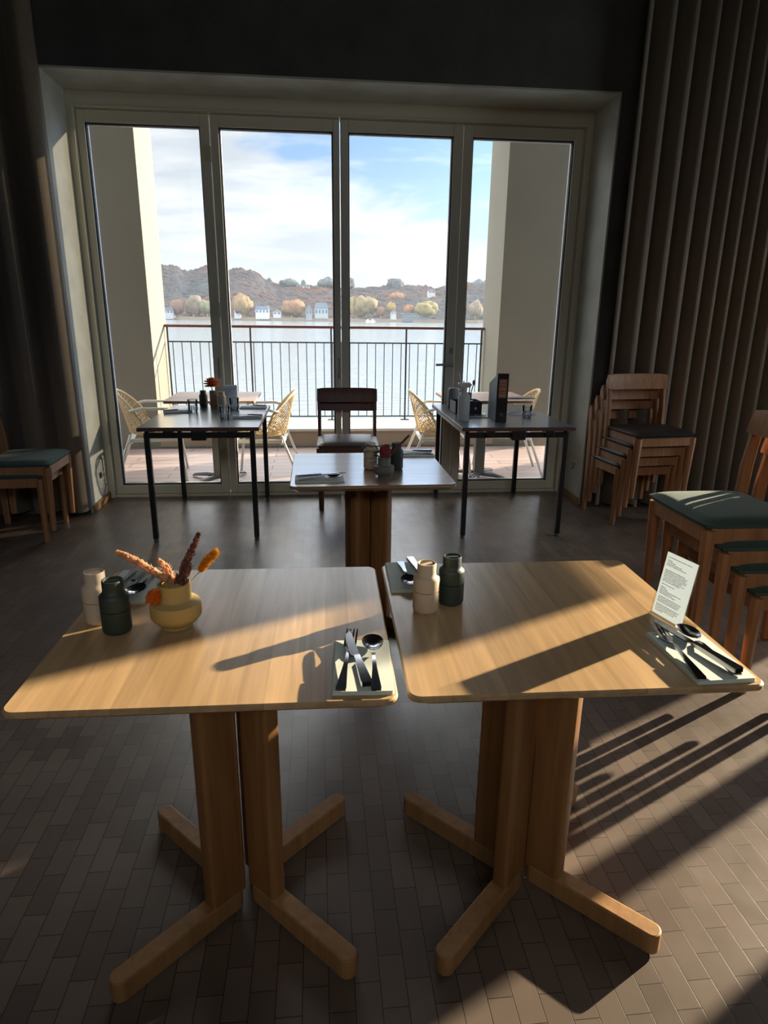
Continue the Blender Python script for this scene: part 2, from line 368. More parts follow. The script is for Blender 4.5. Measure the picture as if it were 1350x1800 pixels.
# side window: frame, panes; mullion and bars shaped to cast the shadow bands
bm = B()
box(bm, 4.60, 4.68, WY0, WY0+.045, 0, WZ1); box(bm, 4.60, 4.68, WY1-.015, WY1, 0, WZ1); box(bm, 4.60, 4.68, WY0, WY1, WZ1-.06, WZ1); box(bm, 4.60, 4.68, WY0, WY1, 0, .10)
box(bm, 4.60, 4.68, 3.200, 3.305, 0, 1.50); box(bm, 4.60, 4.68, WY0, WY1, 1.50, 1.55); box(bm, 4.60, 4.68, 3.40, WY1, 1.83, 1.99)
w2 = struct(fin('window_2', bm, M['frame'], bevel=.004))
bx('pane', 4.64, 4.646, WY0+.045, 3.200, .1, 1.50, M['glass'], w2); bx('pane', 4.64, 4.646, 3.305, WY1-.015, .1, 1.50, M['glass'], w2); bx('pane', 4.64, 4.646, WY0+.045, WY1-.015, 1.55, WZ1-.06, M['glass'], w2)
struct(bx('plume_sun_slot', 4.64, 4.646, WY1+.008, UY1, 2.12, 2.65, M['glass']))  # pane of an added slot that lets sun reach the dried plumes
struct(bx('seat_sun_slot', 4.64, 4.646, VY0, VY1, 1.49, 1.82, M['glass']))  # pane of an added slot that lets sun reach the near green seat
# plaster lining of the deep opening
bm = B()
box(bm, XL-.012, XL, FY-.001, 5.235, 0, ZT+.012); box(bm, XR, XR+.012, FY-.001, 5.235, 0, ZT+.012); box(bm, XL, XR, FY-.001, 5.235, ZT, ZT+.012)
struct(fin('trim_1', bm, M['plaster']))
struct(bx('baseboard_left', XL, XL+.016, FY+.005, 5.10, 0, .055, M['base_wood'], bevel=.003))
struct(bx('baseboard_right', XR-.016, XR, FY+.005, 5.10, 0, .055, M['base_wood'], bevel=.003))
# fixed frame
SL, SR, SZ0, SZ1 = -1.595, 1.950, .0, 2.700
bm = B()
for a, b, c, d, y0 in ((XL, SL, 0, ZT, 5.10), (SR, XR, 0, ZT, 5.10), (SL, SR, SZ1, ZT, 5.10), (SL, SR, -.01, .018, 5.12)):
    box(bm, a, b, y0, 5.235, c, d)
box(bm, SL-.012, SL, 5.092, 5.11, .02, SZ1+.012); box(bm, SR, SR+.012, 5.092, 5.11, .02, SZ1+.012); box(bm, SL, SR, 5.092, 5.11, SZ1, SZ1+.012)
struct(fin('trim_2', bm, M['frame'], bevel=.003))
struct(bx('trim_3', SL, SR, 5.235, 5.33, -.12, .012, M['gasket']))
bnd = [SL, -.715, .180, 1.062, SR]
gl = [(-1.541, -.781), (-.655, .131), (.238, .990), (1.130, 1.879)]
for i in range(4):
    a, b = bnd[i]+.0035, bnd[i+1]-.0035; g0, g1 = gl[i]; z0, z1 = .022, SZ1-.004; gz0, gz1 = .090, 2.620
    bm = B(); y0, y1 = 5.135, 5.205
    box(bm, a, g0, y0, y1, z0, z1); box(bm, g1, b, y0, y1, z0, z1); box(bm, g0, g1, y0, y1, z0, gz0); box(bm, g0, g1, y0, y1, gz1, z1)
    d = struct(fin('door_%d' % (i+1), bm, M['frame'], bevel=.004))
    bx('glass_pane', g0, g1, 5.17, 5.178, gz0, gz1, M['glass'], d)
    bm = B(); k = .008
    box(bm, g0, g0+k, 5.155, 5.17, gz0, gz1); box(bm, g1-k, g1, 5.155, 5.17, gz0, gz1); box(bm, g0, g1, 5.155, 5.17, gz1-k, gz1); box(bm, g0, g1, 5.155, 5.17, gz0, gz0+k)
    fin('gasket', bm, M['gasket'], d)
    bm = B(); k = .010
    box(bm, g0, g0+k, 5.179, 5.20, gz0, gz1); box(bm, g1-k, g1, 5.179, 5.20, gz0, gz1); box(bm, g0, g1, 5.179, 5.20, gz1-k, gz1); box(bm, g0, g1, 5.179, 5.20, gz0, gz0+k)
    fin('spacer', bm, M['bead'], d)
    if i == 1:
        for xx in (-.735+.03, ):
            for z in (.35, 1.42, 2.45):
                bm = B(); tube(bm, [(-.7165, 5.128, z-.05), (-.7165, 5.128, z+.05)], .010, 10); fin('hinge', bm, M['frame'], d, smooth=True)
    hx = {0: -.742, 1: .160}.get(i)
    if hx is not None:   # slim folding-door pull
        bm = B(); tube(bm, [(hx, 5.135, .93), (hx, 5.105, .935), (hx, 5.10, .95), (hx, 5.10, 1.05), (hx, 5.105, 1.065), (hx, 5.135, 1.07)], .007, 8)
        fin('pull_handle', bm, M['chrome'], d, smooth=True)
    if i == 2:
        bm = B(); tube(bm, [(1.035, 5.135, 1.035), (1.035, 5.085, 1.035)], .011, 12); tube(bm, [(1.043, 5.085, 1.035), (.905, 5.083, 1.033)], .0095, 12); lathe(bm, [(.022, 0), (.022, .006)], 20, (0, 0, 0))
        fin('lever_handle', bm, M['chrome'], d, smooth=True)
        bm = B(); box(bm, 1.022, 1.048, 5.127, 5.136, 1.115, 1.155); fin('lock_plate', bm, M['chrome'], d, bevel=.003)
# loggia
OY0, OY1 = 7.22, 7.95
struct(bx('floor_1', -5.5, 9.0, 5.33, 7.135, -.12, -.012, M['deck'])).name = 'loggia_floor'
struct(bx('ceiling_1', -5.5, 9.0, 5.235, 8.0, 4.6, 4.75, M['outwall'])).name = 'loggia_ceiling'
bm = B()
for a, b in ((-5.5, -1.72), (1.97, 2.60), (5.50, 5.57), (7.50, 9.0)): box(bm, a, b, OY0, OY1, -.12, 4.6)  # out-of-view right-hand fins and gaps shaped to pass the sun strips
struct(fin('outer_wall', bm, M['outwall']))
struct(bx('parapet_wall', -1.72, 1.97, 7.22, 7.30, -.12, .155, M['parapet']))
bm = B(); box(bm, -1.72, 1.97, 7.20, 7.95, .155, .185); struct(fin('parapet_ledge', bm, M['ledge'], bevel=.004))
struct(bx('parapet_base', -1.72, 1.97, 7.30, 7.95, -.12, .155, M['parapet']))
# building masses below the loggia and beyond the inner walls
struct(bx('quay_wall', -8, 12, 5.3, 8.0, -3.4, -.13, M['outend']))

# fjord, far shore
struct(bx('fjord_water', -1400, 1400, 8.0, 900, -3.6, -2.6, M['water']))
def hill_mat(name, ca, cb_, cc, s):
    m, n, l, p = newmat(name); t = n.new('ShaderNodeTexCoord')
    z = n.new('ShaderNodeTexNoise'); z.inputs['Scale'].default_value = s; z.inputs['Detail'].default_value = 6; l.new(t.outputs['Object'], z.inputs['Vector'])
    r = n.new('ShaderNodeValToRGB'); e = r.color_ramp.elements; e[0].position = .33; e[0].color = (*ca, 1); e[1].position = .68; e[1].color = (*cc, 1)
    k = e.new(.5); k.color = (*cb_, 1); l.new(z.outputs[0], r.inputs[0]); l.new(r.outputs[0], p.inputs['Base Color']); p.inputs['Roughness'].default_value = 1; p.inputs['Specular IOR Level'].default_value = .05
    return m
def px2dir(x, y):
    v = r2*((x-675)/F_PX) - u2*((y-900)/F_PX) + fw
    return v
def far_pt(x, y, dist):            # the point the photograph shows at that distance
    v = px2dir(x, y); k = dist/v.y
    return Vector((0, 0, CAM_H)) + v*k
SKY_LINE = [(150, 462), (215, 470), (262, 468), (290, 462), (315, 464), (335, 474), (352, 471), (372, 465), (400, 469), (440, 470), (455, 476), (470, 488), (490, 497), (530, 499), (560, 499), (600, 502), (640, 502), (680, 501), (700, 500), (740, 499), (765, 502), (790, 502), (820, 494), (860, 493), (930, 497), (1050, 500)]
def sky_y(x):
    for (a, ya), (b, yb) in zip(SKY_LINE, SKY_LINE[1:]):
        if a <= x <= b: return ya + (yb-ya)*(x-a)/(b-a)
    return SKY_LINE[0][1] if x < 150 else SKY_LINE[-1][1]
D0, D1 = 430, 560
bm = B(); nx, ny = 220, 26; G = []
for j in range(ny):
    row = []
    for i in range(nx):
        px_ = 60 + 1080*i/(nx-1); d = D0 + (D1-D0)*j/(ny-1)
        top = far_pt(px_, sky_y(px_)+4, D1); s = j/(ny-1)
        xw = far_pt(px_, 556, D1).x * d/D1
        z = -2.4 + (top.z+2.4)*(s**.8)
        nn = noise.noise(Vector((xw*.05, d*.05, 0)))*1.6 + noise.noise(Vector((xw*.14, d*.14, 5)))*1.5 + abs(noise.noise(Vector((xw*.3, d*.3, 9))))*1.8
        row.append(bm.verts.new((xw, d, z + nn*min(1, s*3))))
    G.append(row)
for j in range(ny-1):
    for i in range(nx-1): bm.faces.new((G[j][i], G[j][i+1], G[j+1][i+1], G[j+1][i]))
bk = [bm.verts.new((v.co.x*1.02, D1+60, -3)) for v in G[-1]]
for i in range(nx-1): bm.faces.new((G[-1][i], G[-1][i+1], bk[i+1], bk[i]))
hm = hill_mat('hazy_autumn_wood', (.026, .035, .042), (.040, .034, .038), (.066, .036, .030), .022)  # distance haze is put into these grey-blue woodland tones
rf = random.Random(11); ico = bmesh.new(); bmesh.ops.create_icosphere(ico, subdivisions=1, radius=1); IV = [v.co.copy() for v in ico.verts]; IF = [[v.index for v in f.verts] for f in ico.faces]; ico.free()
rows_ = [[v.co.copy() for v in g] for g in G]
for _ in range(2600):
    j = rf.uniform(1.2, ny-1.01); i = rf.uniform(0, nx-1.01); a = rows_[int(j)][int(i)]; b = rows_[int(j)+1][int(i)+1]; k = rf.random(); c = a.lerp(b, k)
    rr = rf.uniform(2.2, 4.2); off = len(bm.verts)
    vv = [bm.verts.new((c.x+q.x*rr*rf.uniform(.85, 1.15), c.y+q.y*rr, c.z-.62*rr+q.z*rr*rf.uniform(.9, 1.1))) for q in IV]
    for f in IF: bm.faces.new([vv[q] for q in f])
tag(fin('forest_hill', bm, hm, smooth='all'), 'long wooded hill in autumn colours rising across the fjord', 'forest', kind='stuff')
bm = B()
for i in range(80):
    x0 = -260 + i*6.8; box(bm, x0, x0+7, 421+random.uniform(-1, 1), 432, -2.8, -1.2+random.uniform(0, .7))
tag(fin('reed_bank', bm, mat('reed_brown', (.20, .165, .13), 1)), 'low brown strip of reeds along the far shore', 'reeds', kind='stuff')
TREES = [(313, 528, 551, 20, (.40, .22, .16), 'small rust brown tree near the left end of the far shore'),
 (340, 520, 551, 25, (.36, .27, .19), 'ochre tree between the rust and the yellow-green shore trees'),
 (364, 529, 551, 22, (.37, .37, .20), 'low yellow-green shore tree just left of the first door post'),
 (427, 518, 551, 28, (.50, .31, .13), 'broad orange-yellow shore tree below the steep hill end'),
 (513, 527, 555, 33, (.52, .27, .13), 'wide orange shore tree with white houses to its left'),
 (619, 522, 551, 12, (.55, .42, .16), 'narrow yellow tree just right of the centre door post'),
 (643, 522, 552, 33, (.46, .34, .16), 'broad ochre shore tree behind the small white boats'),
 (669, 539, 555, 15, (.46, .24, .17), 'small rust tree beside the broad ochre shore tree'),
 (688, 532, 550, 13, (.60, .42, .12), 'slim bright yellow tree on the far shore'),
 (698, 515, 534, 24, (.52, .27, .13), 'orange tree standing higher up the slope than its neighbours'),
 (718, 536, 551, 15, (.58, .26, .13), 'small orange-red tree beside the long dark boathouse'),
 (749, 530, 553, 35, (.50, .40, .14), 'wide yellow tree behind the long dark boathouse'),
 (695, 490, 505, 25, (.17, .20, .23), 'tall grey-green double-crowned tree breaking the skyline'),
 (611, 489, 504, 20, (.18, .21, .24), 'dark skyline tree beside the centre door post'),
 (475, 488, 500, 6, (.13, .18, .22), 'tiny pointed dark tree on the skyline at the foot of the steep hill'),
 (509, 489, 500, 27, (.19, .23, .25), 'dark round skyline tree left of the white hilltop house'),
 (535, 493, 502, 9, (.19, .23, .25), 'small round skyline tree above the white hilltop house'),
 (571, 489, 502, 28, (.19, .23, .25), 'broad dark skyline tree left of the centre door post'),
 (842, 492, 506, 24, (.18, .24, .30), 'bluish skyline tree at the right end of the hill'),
 (835, 528, 555, 20, (.42, .33, .22), 'pale brown shore tree near the right end of the view')]
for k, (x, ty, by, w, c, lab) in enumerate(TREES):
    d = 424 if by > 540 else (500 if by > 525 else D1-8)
    by = by+7 if by < 510 else by; c = tuple(.42*(.7*q+.3*h) for q, h in zip(c, (.19, .19, .20)))  # haze grey blended into each crown colour, then darkened
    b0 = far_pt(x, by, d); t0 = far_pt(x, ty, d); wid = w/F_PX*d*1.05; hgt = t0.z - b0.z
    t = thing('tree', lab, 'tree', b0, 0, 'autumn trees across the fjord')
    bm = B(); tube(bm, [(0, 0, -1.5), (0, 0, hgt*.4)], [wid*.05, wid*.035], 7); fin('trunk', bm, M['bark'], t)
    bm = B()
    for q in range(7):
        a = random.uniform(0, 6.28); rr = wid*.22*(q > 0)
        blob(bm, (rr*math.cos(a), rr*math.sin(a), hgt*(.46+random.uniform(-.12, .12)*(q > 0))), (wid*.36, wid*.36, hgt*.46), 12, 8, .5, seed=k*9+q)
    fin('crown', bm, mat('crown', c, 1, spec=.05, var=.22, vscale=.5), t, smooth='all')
HOUSES = [(296, 540, 552, 16, 'small white house with grey-blue roof at the left end of the far shore', (.5, .53, .58), (.16, .2, .28)),
 (417, 541, 551, 10, 'tiny white house beside the broad orange-yellow shore tree', (.62, .64, .67), (.3, .3, .34)),
 (461, 538, 552, 22, 'white gabled house with blue roof right of the orange-yellow tree', (.72, .75, .80), (.2, .28, .42)),
 (487, 544, 554, 13, 'low white house left of the wide orange shore tree', (.66, .68, .70), (.3, .33, .38)),
 (543, 536, 555, 10, 'tall grey house right of the wide orange shore tree', (.34, .40, .45), (.22, .26, .30)),
 (565, 532, 555, 22, 'large blue-grey villa with white gables left of centre door post', (.45, .53, .60), (.2, .26, .34)),
 (533, 500, 506, 22, 'long white house on the hilltop below the small skyline tree', (.66, .69, .72), (.25, .27, .31)),
 (759, 509, 516, 12, 'small white house high on the right-hand slope', (.62, .65, .66), (.3, .3, .33)),
 (692, 545, 553, 9, 'small pale cottage between the yellow and orange shore trees', (.6, .62, .64), (.3, .3, .35)),
 (730, 550, 557, 46, 'long low dark boathouse with white openings on the shore', (.17, .21, .25), (.14, .17, .21))]
winm = mat('dark_window', (.06, .08, .10), .3)
for k, (x, ty, by, w, lab, cw, cr) in enumerate(HOUSES):
    d = 421 if by > 540 else (505 if by > 510 else D1-18)
    b0 = far_pt(x, by, d); hgt = (far_pt(x, ty, d).z-b0.z); wid = w/F_PX*d
    t = thing('house', lab, 'house', b0, 0, 'houses on the far shore')
    bx('wall', -wid/2, wid/2, 0, 5, -3, hgt*.6, mat('house_wall', tuple(.6*q for q in cw), .8), t)
    bm = B(); prism(bm, [(-wid*.54, hgt*.58), (wid*.54, hgt*.58), (wid*.42 if w > 15 else 0, hgt), (-wid*.42 if w > 15 else 0.01, hgt)], -5.4, .4, Matrix.Rotation(PI/2, 4, 'X')); fin('roof', bm, mat('house_roof', tuple(.6*q for q in cr), .8), t)
    n_ = max(2, int(w/5))
    for q in range(n_):
        xx = -wid/2 + wid*(q+.5)/n_; bx('window', xx-wid/n_*.22, xx+wid/n_*.22, -.08, 0, hgt*.18, hgt*.45, winm if k != 9 else M['outend'], t)
for x, lab in ((647, 'small white boat at the far shore, left of the pair'), (655, 'small white boat at the far shore, right of the pair')):
    b0 = far_pt(x, 557, 417); b0.z = -2.6
    bm = B(); prism(bm, [(-1.3, 0), (1.3, 0), (1.8, .8), (-1.5, .8)], -.6, .6, Matrix.Rotation(PI/2, 4, 'X'))
    t = thing('boat', lab, 'boat', b0, 0, 'pair of white boats'); fin('hull', bm, M['white'], t)
    bm = B(); prism(bm, [(-.7, .7), (.6, .7), (.3, 1.7), (-.6, 1.7)], -.5, .5, Matrix.Rotation(PI/2, 4, 'X')); fin('cabin', bm, M['white'], t)

hz, n_, l_, p_ = newmat('morning_haze'); n_.remove(p_); vs = n_.new('ShaderNodeVolumeScatter'); vs.inputs['Color'].default_value = (.80, .90, 1, 1); vs.inputs['Density'].default_value = .00020; vs.inputs['Anisotropy'].default_value = .2
l_.new(vs.outputs[0], n_['Material Output'].inputs['Volume'])
o = bx('haze', -300, 330, 90, 419, -2.55, 60, hz); tag(o, 'thin pale morning haze lying over the fjord', 'haze', kind='stuff')
sc.cycles.volume_bounces = 0
# ================================================================== LOGGIA THINGS
t = thing('balcony_railing', 'dark metal balcony railing with reddish handrail above the water', 'railing', (0, 7.85, .185))
bm = B(); box(bm, -1.715, 1.965, -.028, .028, 1.055, 1.085); fin('handrail', bm, M['handrail'], t, bevel=.008)
bm = B(); box(bm, -1.70, 1.95, -.008, .008, .890, .905); fin('upper_rail', bm, M['rail'], t)
bm = B(); box(bm, -1.70, 1.95, -.008, .008, .035, .050); fin('lower_rail', bm, M['rail'], t)
for x in (-1.69, -.765, .157, 1.036, 1.935):
    bm = B(); box(bm, x-.009, x+.009, -.009, .009, 0, 1.056); box(bm, x-.05, x+.05, -.04, .04, 0, .008); fin('post', bm, M['rail'], t)
nb = 36
for i in range(nb):
    x = -1.69 + 3.625*(i+.5)/nb
    bm = B(); tube(bm, [(x, 0, .04), (x, 0, .895)], .0055, 6); fin('baluster', bm, M['rail'], t)
bm = B(); box(bm, -1.72, 1.97, 7.135, 7.215, -.02, -.008)
for i in range(75): box(bm, -1.70+i*.049, -1.70+i*.049+.03, 7.145, 7.205, -.008, -.003)
tag(fin('drain_grate', bm, M['greymetal']), 'dark slotted drain grate along the foot of the low balcony wall', 'grate')

def wicker_chair(loc, rz, label):
    t = thing('wicker_armchair', label, 'chair', loc, rz, 'wicker armchairs on the balcony')
    # local: faces -Y ; shell of woven rope
    bm = B(); nu, nv = 30, 26; V = {}
    def P(u, v):            # u -1..1 across, v 0 front of seat .. 1 top of back
        if v < .42:
            s = v/.42; y = -.22 + .40*s; z = .43 - .03*math.sin(s*PI*.7) + .02*u*u; w = .23 - .02*s
            return Vector((u*w, y, z + .05*abs(u)**4))
        s = (v-.42)/.58; th = u*1.12; w = .235+.045*math.sin(s*PI*.8); lift = .36 - .17*abs(u)**2.2
        y = .18 + .09*s - (1-math.cos(th))*.30; x = math.sin(th)*w/math.sin(1.12)
        return Vector((x, y, .41 + lift*s + .0*abs(u)))
    for i in range(nu+1):
        for j in range(nv+1):
            if (i+j) % 2 == 0: V[i, j] = bm.verts.new(P(-1+2*i/nu, j/nv))
    for i in range(nu+1):
        for j in range(nv+1):
            if (i+j) % 2 == 0:
                for di in (1, -1):
                    if (i+di, j+1) in V: bm.edges.new((V[i, j], V[i+di, j+1]))
    me_e = [(e.verts[0].co.copy(), e.verts[1].co.copy()) for e in bm.edges]; bm.free(); bm = B()
    for a, b in me_e: tube(bm, [a, b], .0036, 4, False)
    fin('woven_shell', bm, M['wicker'], t)
    rim = [P(-1, v) for v in (.45, .6, .8, 1)] + [P(u, 1) for u in (-.8, -.6, -.4, -.2, 0, .2, .4, .6, .8)] + [P(1, v) for v in (1, .8, .6, .45)]
    bm = B(); tube(bm, rim, .012, 8); fin('rope_rim', bm, M['wicker'], t, smooth='all')
    for s in (-1, 1):
        bm = B(); tube(bm, [(s*.285, -.27, 0), (s*.265, -.22, .40), (s*.262, -.21, .60), (s*.262, -.16, .635), (s*.265, .06, .64), (s*.255, .15, .62)], .0115, 8)
        fin('leg', bm, M['white'], t, smooth='all')
        bm = B(); tube(bm, [(s*.25, .32, 0), (s*.235, .18, .36), (s*.235, .16, .42)], .0115, 8); fin('leg', bm, M['white'], t, smooth='all')
    bm = B(); box(bm, -.25, .25, -.235, -.205, .375, .40); box(bm, -.25, .25, .15, .18, .345, .37); box(bm, -.26, -.235, -.22, .17, .36, .39); box(bm, .235, .26, -.22, .17, .36, .39)
    fin('seat_frame', bm, M['white'], t, bevel=.005)
    return t
wicker_chair((-1.46, 5.86, -.012), math.radians(100), 'tan woven armchair with white legs at the left side of the left balcony table')
wicker_chair((-.47, 5.76, -.012), math.radians(-92), 'tan woven armchair seen side-on at the right side of the left balcony table')
wicker_chair((1.07, 5.80, -.012), math.radians(88), 'tan woven armchair seen side-on at the left side of the right balcony table')
wicker_chair((1.74, 5.90, -.012), math.radians(-98), 'tan woven armchair at the far right, partly behind the door frame')

def loggia_table(cx, cy, label):
    t = thing('balcony_table', label, 'table', (cx, cy, -.012), 0, 'pedestal tables on the balcony')
    bm = B(); prism(bm, rrect(.72, .66, .02), .715, .737); fin('tabletop', bm, M['edgewood2'], t, bevel=.003)
    bm = B(); box(bm, -.045, .045, -.045, .045, .03, .715); fin('pedestal', bm, M['greymetal'], t, bevel=.01)
    for q in range(4):
        a = PI/4+q*PI/2+.15
        bm = B(); tube(bm, [(0, 0, .045), (.15*math.cos(a), .15*math.sin(a), .045), (.30*math.cos(a), .30*math.sin(a), .022), (.32*math.cos(a), .32*math.sin(a), .01)], [.03, .028, .022, .018], 10, ry=[.02, .018, .012, .008]); fin('foot', bm, M['greymetal'], t, smooth='all')
    return t
M['edgewood2'] = wood('weathered_table_top', (.36, .24, .19), 'X', .09, .45)
loggia_table(-.87, 5.66, 'brown-topped pedestal table on the balcony behind the orange flower')
loggia_table(1.43, 5.66, 'brown-topped pedestal table on the balcony behind the black binder')

# ================================================================== ROOM FURNITURE
def pedestal_table(cx, cy, rz, w, d, top, label, strip):
    t = thing('pedestal_table', label, 'table', (cx, cy, 0), rz, 'square oak cross-base tables')
    bm = B(); R_ = []
    for (k, z) in ((.020, .719), (.001, .733), (0, .738), (0, .742), (.003, .745)):
        R_.append([bm.verts.new((x, y, z)) for x, y in rrect(w-2*k, d-2*k, .022)])
    n_ = len(R_[0])
    for a, b in zip(R_, R_[1:]):
        for i in range(n_): bm.faces.new((a[i], a[(i+1) % n_], b[(i+1) % n_], b[i]))
    bm.faces.new(list(reversed(R_[0]))); bm.faces.new(R_[-1]); fin('tabletop', bm, top, t, smooth=30)
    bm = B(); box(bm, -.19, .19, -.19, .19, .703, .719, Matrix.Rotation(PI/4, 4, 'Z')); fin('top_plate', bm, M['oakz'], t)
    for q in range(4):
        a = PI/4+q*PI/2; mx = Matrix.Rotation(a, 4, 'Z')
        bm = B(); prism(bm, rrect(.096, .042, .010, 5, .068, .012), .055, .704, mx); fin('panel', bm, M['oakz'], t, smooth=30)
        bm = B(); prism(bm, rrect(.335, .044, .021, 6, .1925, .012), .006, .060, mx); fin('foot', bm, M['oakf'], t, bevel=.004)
    return t
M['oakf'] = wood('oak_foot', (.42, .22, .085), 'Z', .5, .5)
TL = pedestal_table(-.202, 1.322, -.0177, .680, .640, M['oak'], 'left of the two big oak tables in front, with the mustard vase', 'Y')
TR = pedestal_table(.492, 1.319, -.0164, .672, .649, M['oak'], 'right of the two big oak tables in front, with the menu stand', 'Y')
TB = pedestal_table(.214, 2.826, .0071, .672, .648, M['oakx'], 'single oak table behind, with grey vase and grinders', 'X')

def metal_table(x0, x1, y0, y1, label, rz=0):
    cx, cy = (x0+x1)/2, (y0+y1)/2; w, d = x1-x0, y1-y0
    t = thing('folding_table', label, 'table', (cx, cy, 0), rz, 'dark topped steel leg tables')
    bm = B(); box(bm, -w/2, w/2, -d/2, d/2, .712, .733); fin('tabletop', bm, M['edgewood'], t, bevel=.002)
    bm = B(); box(bm, -w/2+.004, w/2-.004, -d/2+.004, d/2-.004, .733, .7355); fin('linoleum_surface', bm, M['blacktop'], t, label='blue-grey linoleum surface')
    bm = B(); a, b = w/2-.045, d/2-.05
    box(bm, -a, a, -b-.015, -b+.015, .665, .695); box(bm, -a, a, b-.015, b+.015, .665, .695); box(bm, -a-.012, -a+.012, -b, b, .675, .705); box(bm, a-.012, a+.012, -b, b, .675, .705)
    fin('frame', bm, M['blackmetal'], t)
    for sx_, sy_ in ((-1, -1), (1, -1), (1, 1), (-1, 1)):
        bm = B(); box(bm, sx_*a-.016, sx_*a+.016, sy_*b-.016, sy_*b+.016, .02, .695); l_ = fin('leg', bm, M['blackmetal'], t, bevel=.003)
        bm = B(); lathe(bm, [(.011, .014), (.011, .022)], 12, (sx_*a, sy_*b, 0)); lathe(bm, [(.015, 0), (.015, .014)], 12, (sx_*a, sy_*b, 0)); fin('glide', bm, M['greymetal'], l_)
    for xx in (-.18, .0, .2):
        wv = .045 if xx == 0 else .028
        bm = B(); box(bm, xx-wv, xx+wv, -b-.05, -b+.03, .655 if xx == 0 else .675, .712); fin('bracket', bm, M['blackmetal'], t, bevel=.004)
    return t
M['blacktop'].node_tree.nodes['Principled BSDF'].inputs['Coat Weight'].default_value = .8
M['blacktop'].node_tree.nodes['Principled BSDF'].inputs['Coat Roughness'].default_value = .14
M['blacktop'].node_tree.nodes['Principled BSDF'].inputs['Coat IOR'].default_value = 2.1
M['blacktop'].node_tree.nodes['Principled BSDF'].inputs['Coat Weight'].default_value = 1
metal_table(-1.085, -.365, 3.985, 5.02, 'left black-legged table set with glasses and an orange flower')
metal_table(.878, 1.605, 3.93, 5.04, 'right black-legged table holding the spray bottle and black binder')

# ---- stacking chairs
def chair(label, wood_m, seat_m, n_group):
    t = thing('stacking_chair', label, 'chair', (0, 0, 0), 0, n_group)
    for s in (-1, 1):
        bm = B(); tube(bm, [(s*.195, -.175, 0), (s*.198, -.185, .375), (s*.198, -.185, .405)], [.0175, .024, .024], 8, ry=[.018, .026, .026]); fin('leg', bm, wood_m, t, smooth=30)
        prof = [(.205, 0), (.2, .35), (.207, .55), (.232, .74)]
        bm = B(); pts = [Vector((s*.212, y, z)) for y, z in prof]
        R = []
        for (y, z), hw in zip(prof+[(.235, .765)], (.018, .026, .025, .021, .010)):
            R.append([bm.verts.new(p) for p in ((s*.212-.012, y-hw, z), (s*.212+.012, y-hw, z), (s*.212+.012, y+hw, z), (s*.212-.012, y+hw, z))])
        for a, b in zip(R, R[1:]):
            for i in range(4): bm.faces.new((a[i], a[(i+1) % 4], b[(i+1) % 4], b[i]))
        bm.faces.new(list(reversed(R[0]))); bm.faces.new(R[-1])
        fin('leg', bm, wood_m, t, bevel=.006, bseg=3)
    bm = B(); box(bm, -.19, .19, -.20, -.176, .352, .412); box(bm, -.19, .19, .165, .188, .352, .412); box(bm, -.208, -.186, -.18, .185, .352, .412); box(bm, .186, .208, -.18, .185, .352, .412)
    fin('seat_frame', bm, wood_m, t, bevel=.004)
    bm = B(); nx_, ny_ = 16, 16; top = []; bot = []
    for j in range(ny_+1):
        for i in range(nx_+1):
            u, v = -1+2*i/nx_, -1+2*j/ny_; k = (1-abs(u)**6)*(1-abs(v)**6)
            cu, cv = u*(1-.03*abs(v)**6), v*(1-.03*abs(u)**6)
            top.append(bm.verts.new((cu*.222, -.008+cv*.208, (.428+.024*k**.5)))); bot.append(bm.verts.new((cu*.212, -.008+cv*.198, .412)))
    W_ = nx_+1
    for j in range(ny_):
        for i in range(nx_):
            a = j*W_+i; bm.faces.new((top[a], top[a+1], top[a+W_+1], top[a+W_])); bm.faces.new((bot[a], bot[a+W_], bot[a+W_+1], bot[a+1]))
    edge = [i for i in range(nx_)] + [nx_+j*W_ for j in range(ny_)] + [ny_*W_+nx_-i for i in range(nx_)] + [(ny_-j)*W_ for j in range(ny_)]
    for a, b in zip(edge, edge[1:]+edge[:1]): bm.faces.new((top[b], top[a], bot[a], bot[b]))
    fin('seat', bm, seat_m, t, smooth=50)
    # curved backrest board, rounded top edge
    bm = B(); n = 14; R = []
    for i in range(n+1):
        u = -1+2*i/n; x = u*.228; cy_ = .200 + .022*(1-u*u); rr = 1-.12*abs(u)**8
        ring_ = []
        for (dy, z) in ((-.010, .685), (-.012, .72), (-.011, .775), (-.005, .790), (.005, .790), (.011, .775), (.012, .72), (.008, .685)):
            zz = .737+(z-.737)*rr; ring_.append(bm.verts.new((x, cy_+dy+(z-.685)*.22, zz)))
        R.append(ring_)
    for a, b in zip(R, R[1:]):
        for i in range(8): bm.faces.new((a[i], a[(i+1) % 8], b[(i+1) % 8], b[i]))
    bm.faces.new(list(reversed(R[0]))); bm.faces.new(R[-1])
    fin('backrest', bm, wood_m, t, smooth=35)
    return t
STEP_UP, STEP_F = .0725, .050
def stack(proto_fn, x, y, rz, labels, group, up_=STEP_UP, fo=STEP_F, drift=(0, 0)):
    first = None
    f = Vector((math.sin(rz), -math.cos(rz), 0))
    for i, lab in enumerate(labels):
        loc = Vector((x+drift[0]*i, y+drift[1]*i, 0)) + f*fo*i + Vector((0, 0, up_*i))
        if first is None: first = proto_fn(lab); first.location = loc; first.rotation_euler = (0, 0, rz)
        else:
            c = copy_tree(first, loc, rz, lab, group)
            first_seat = None
    return first
g1 = 'oak chairs stacked by the right curtain'
stack(lambda l: chair(l, M['chairwood'], M['leatherdark'], g1), 2.222, 4.400, math.radians(6),
      ['bottom chair of the stack of oak chairs in front of the right curtain', 'second chair from the floor in the stack by the right curtain',
       'third chair from the floor in the stack by the right curtain', 'top chair with dark seat in the stack by the right curtain'], g1, .077, .050, (.008, 0))
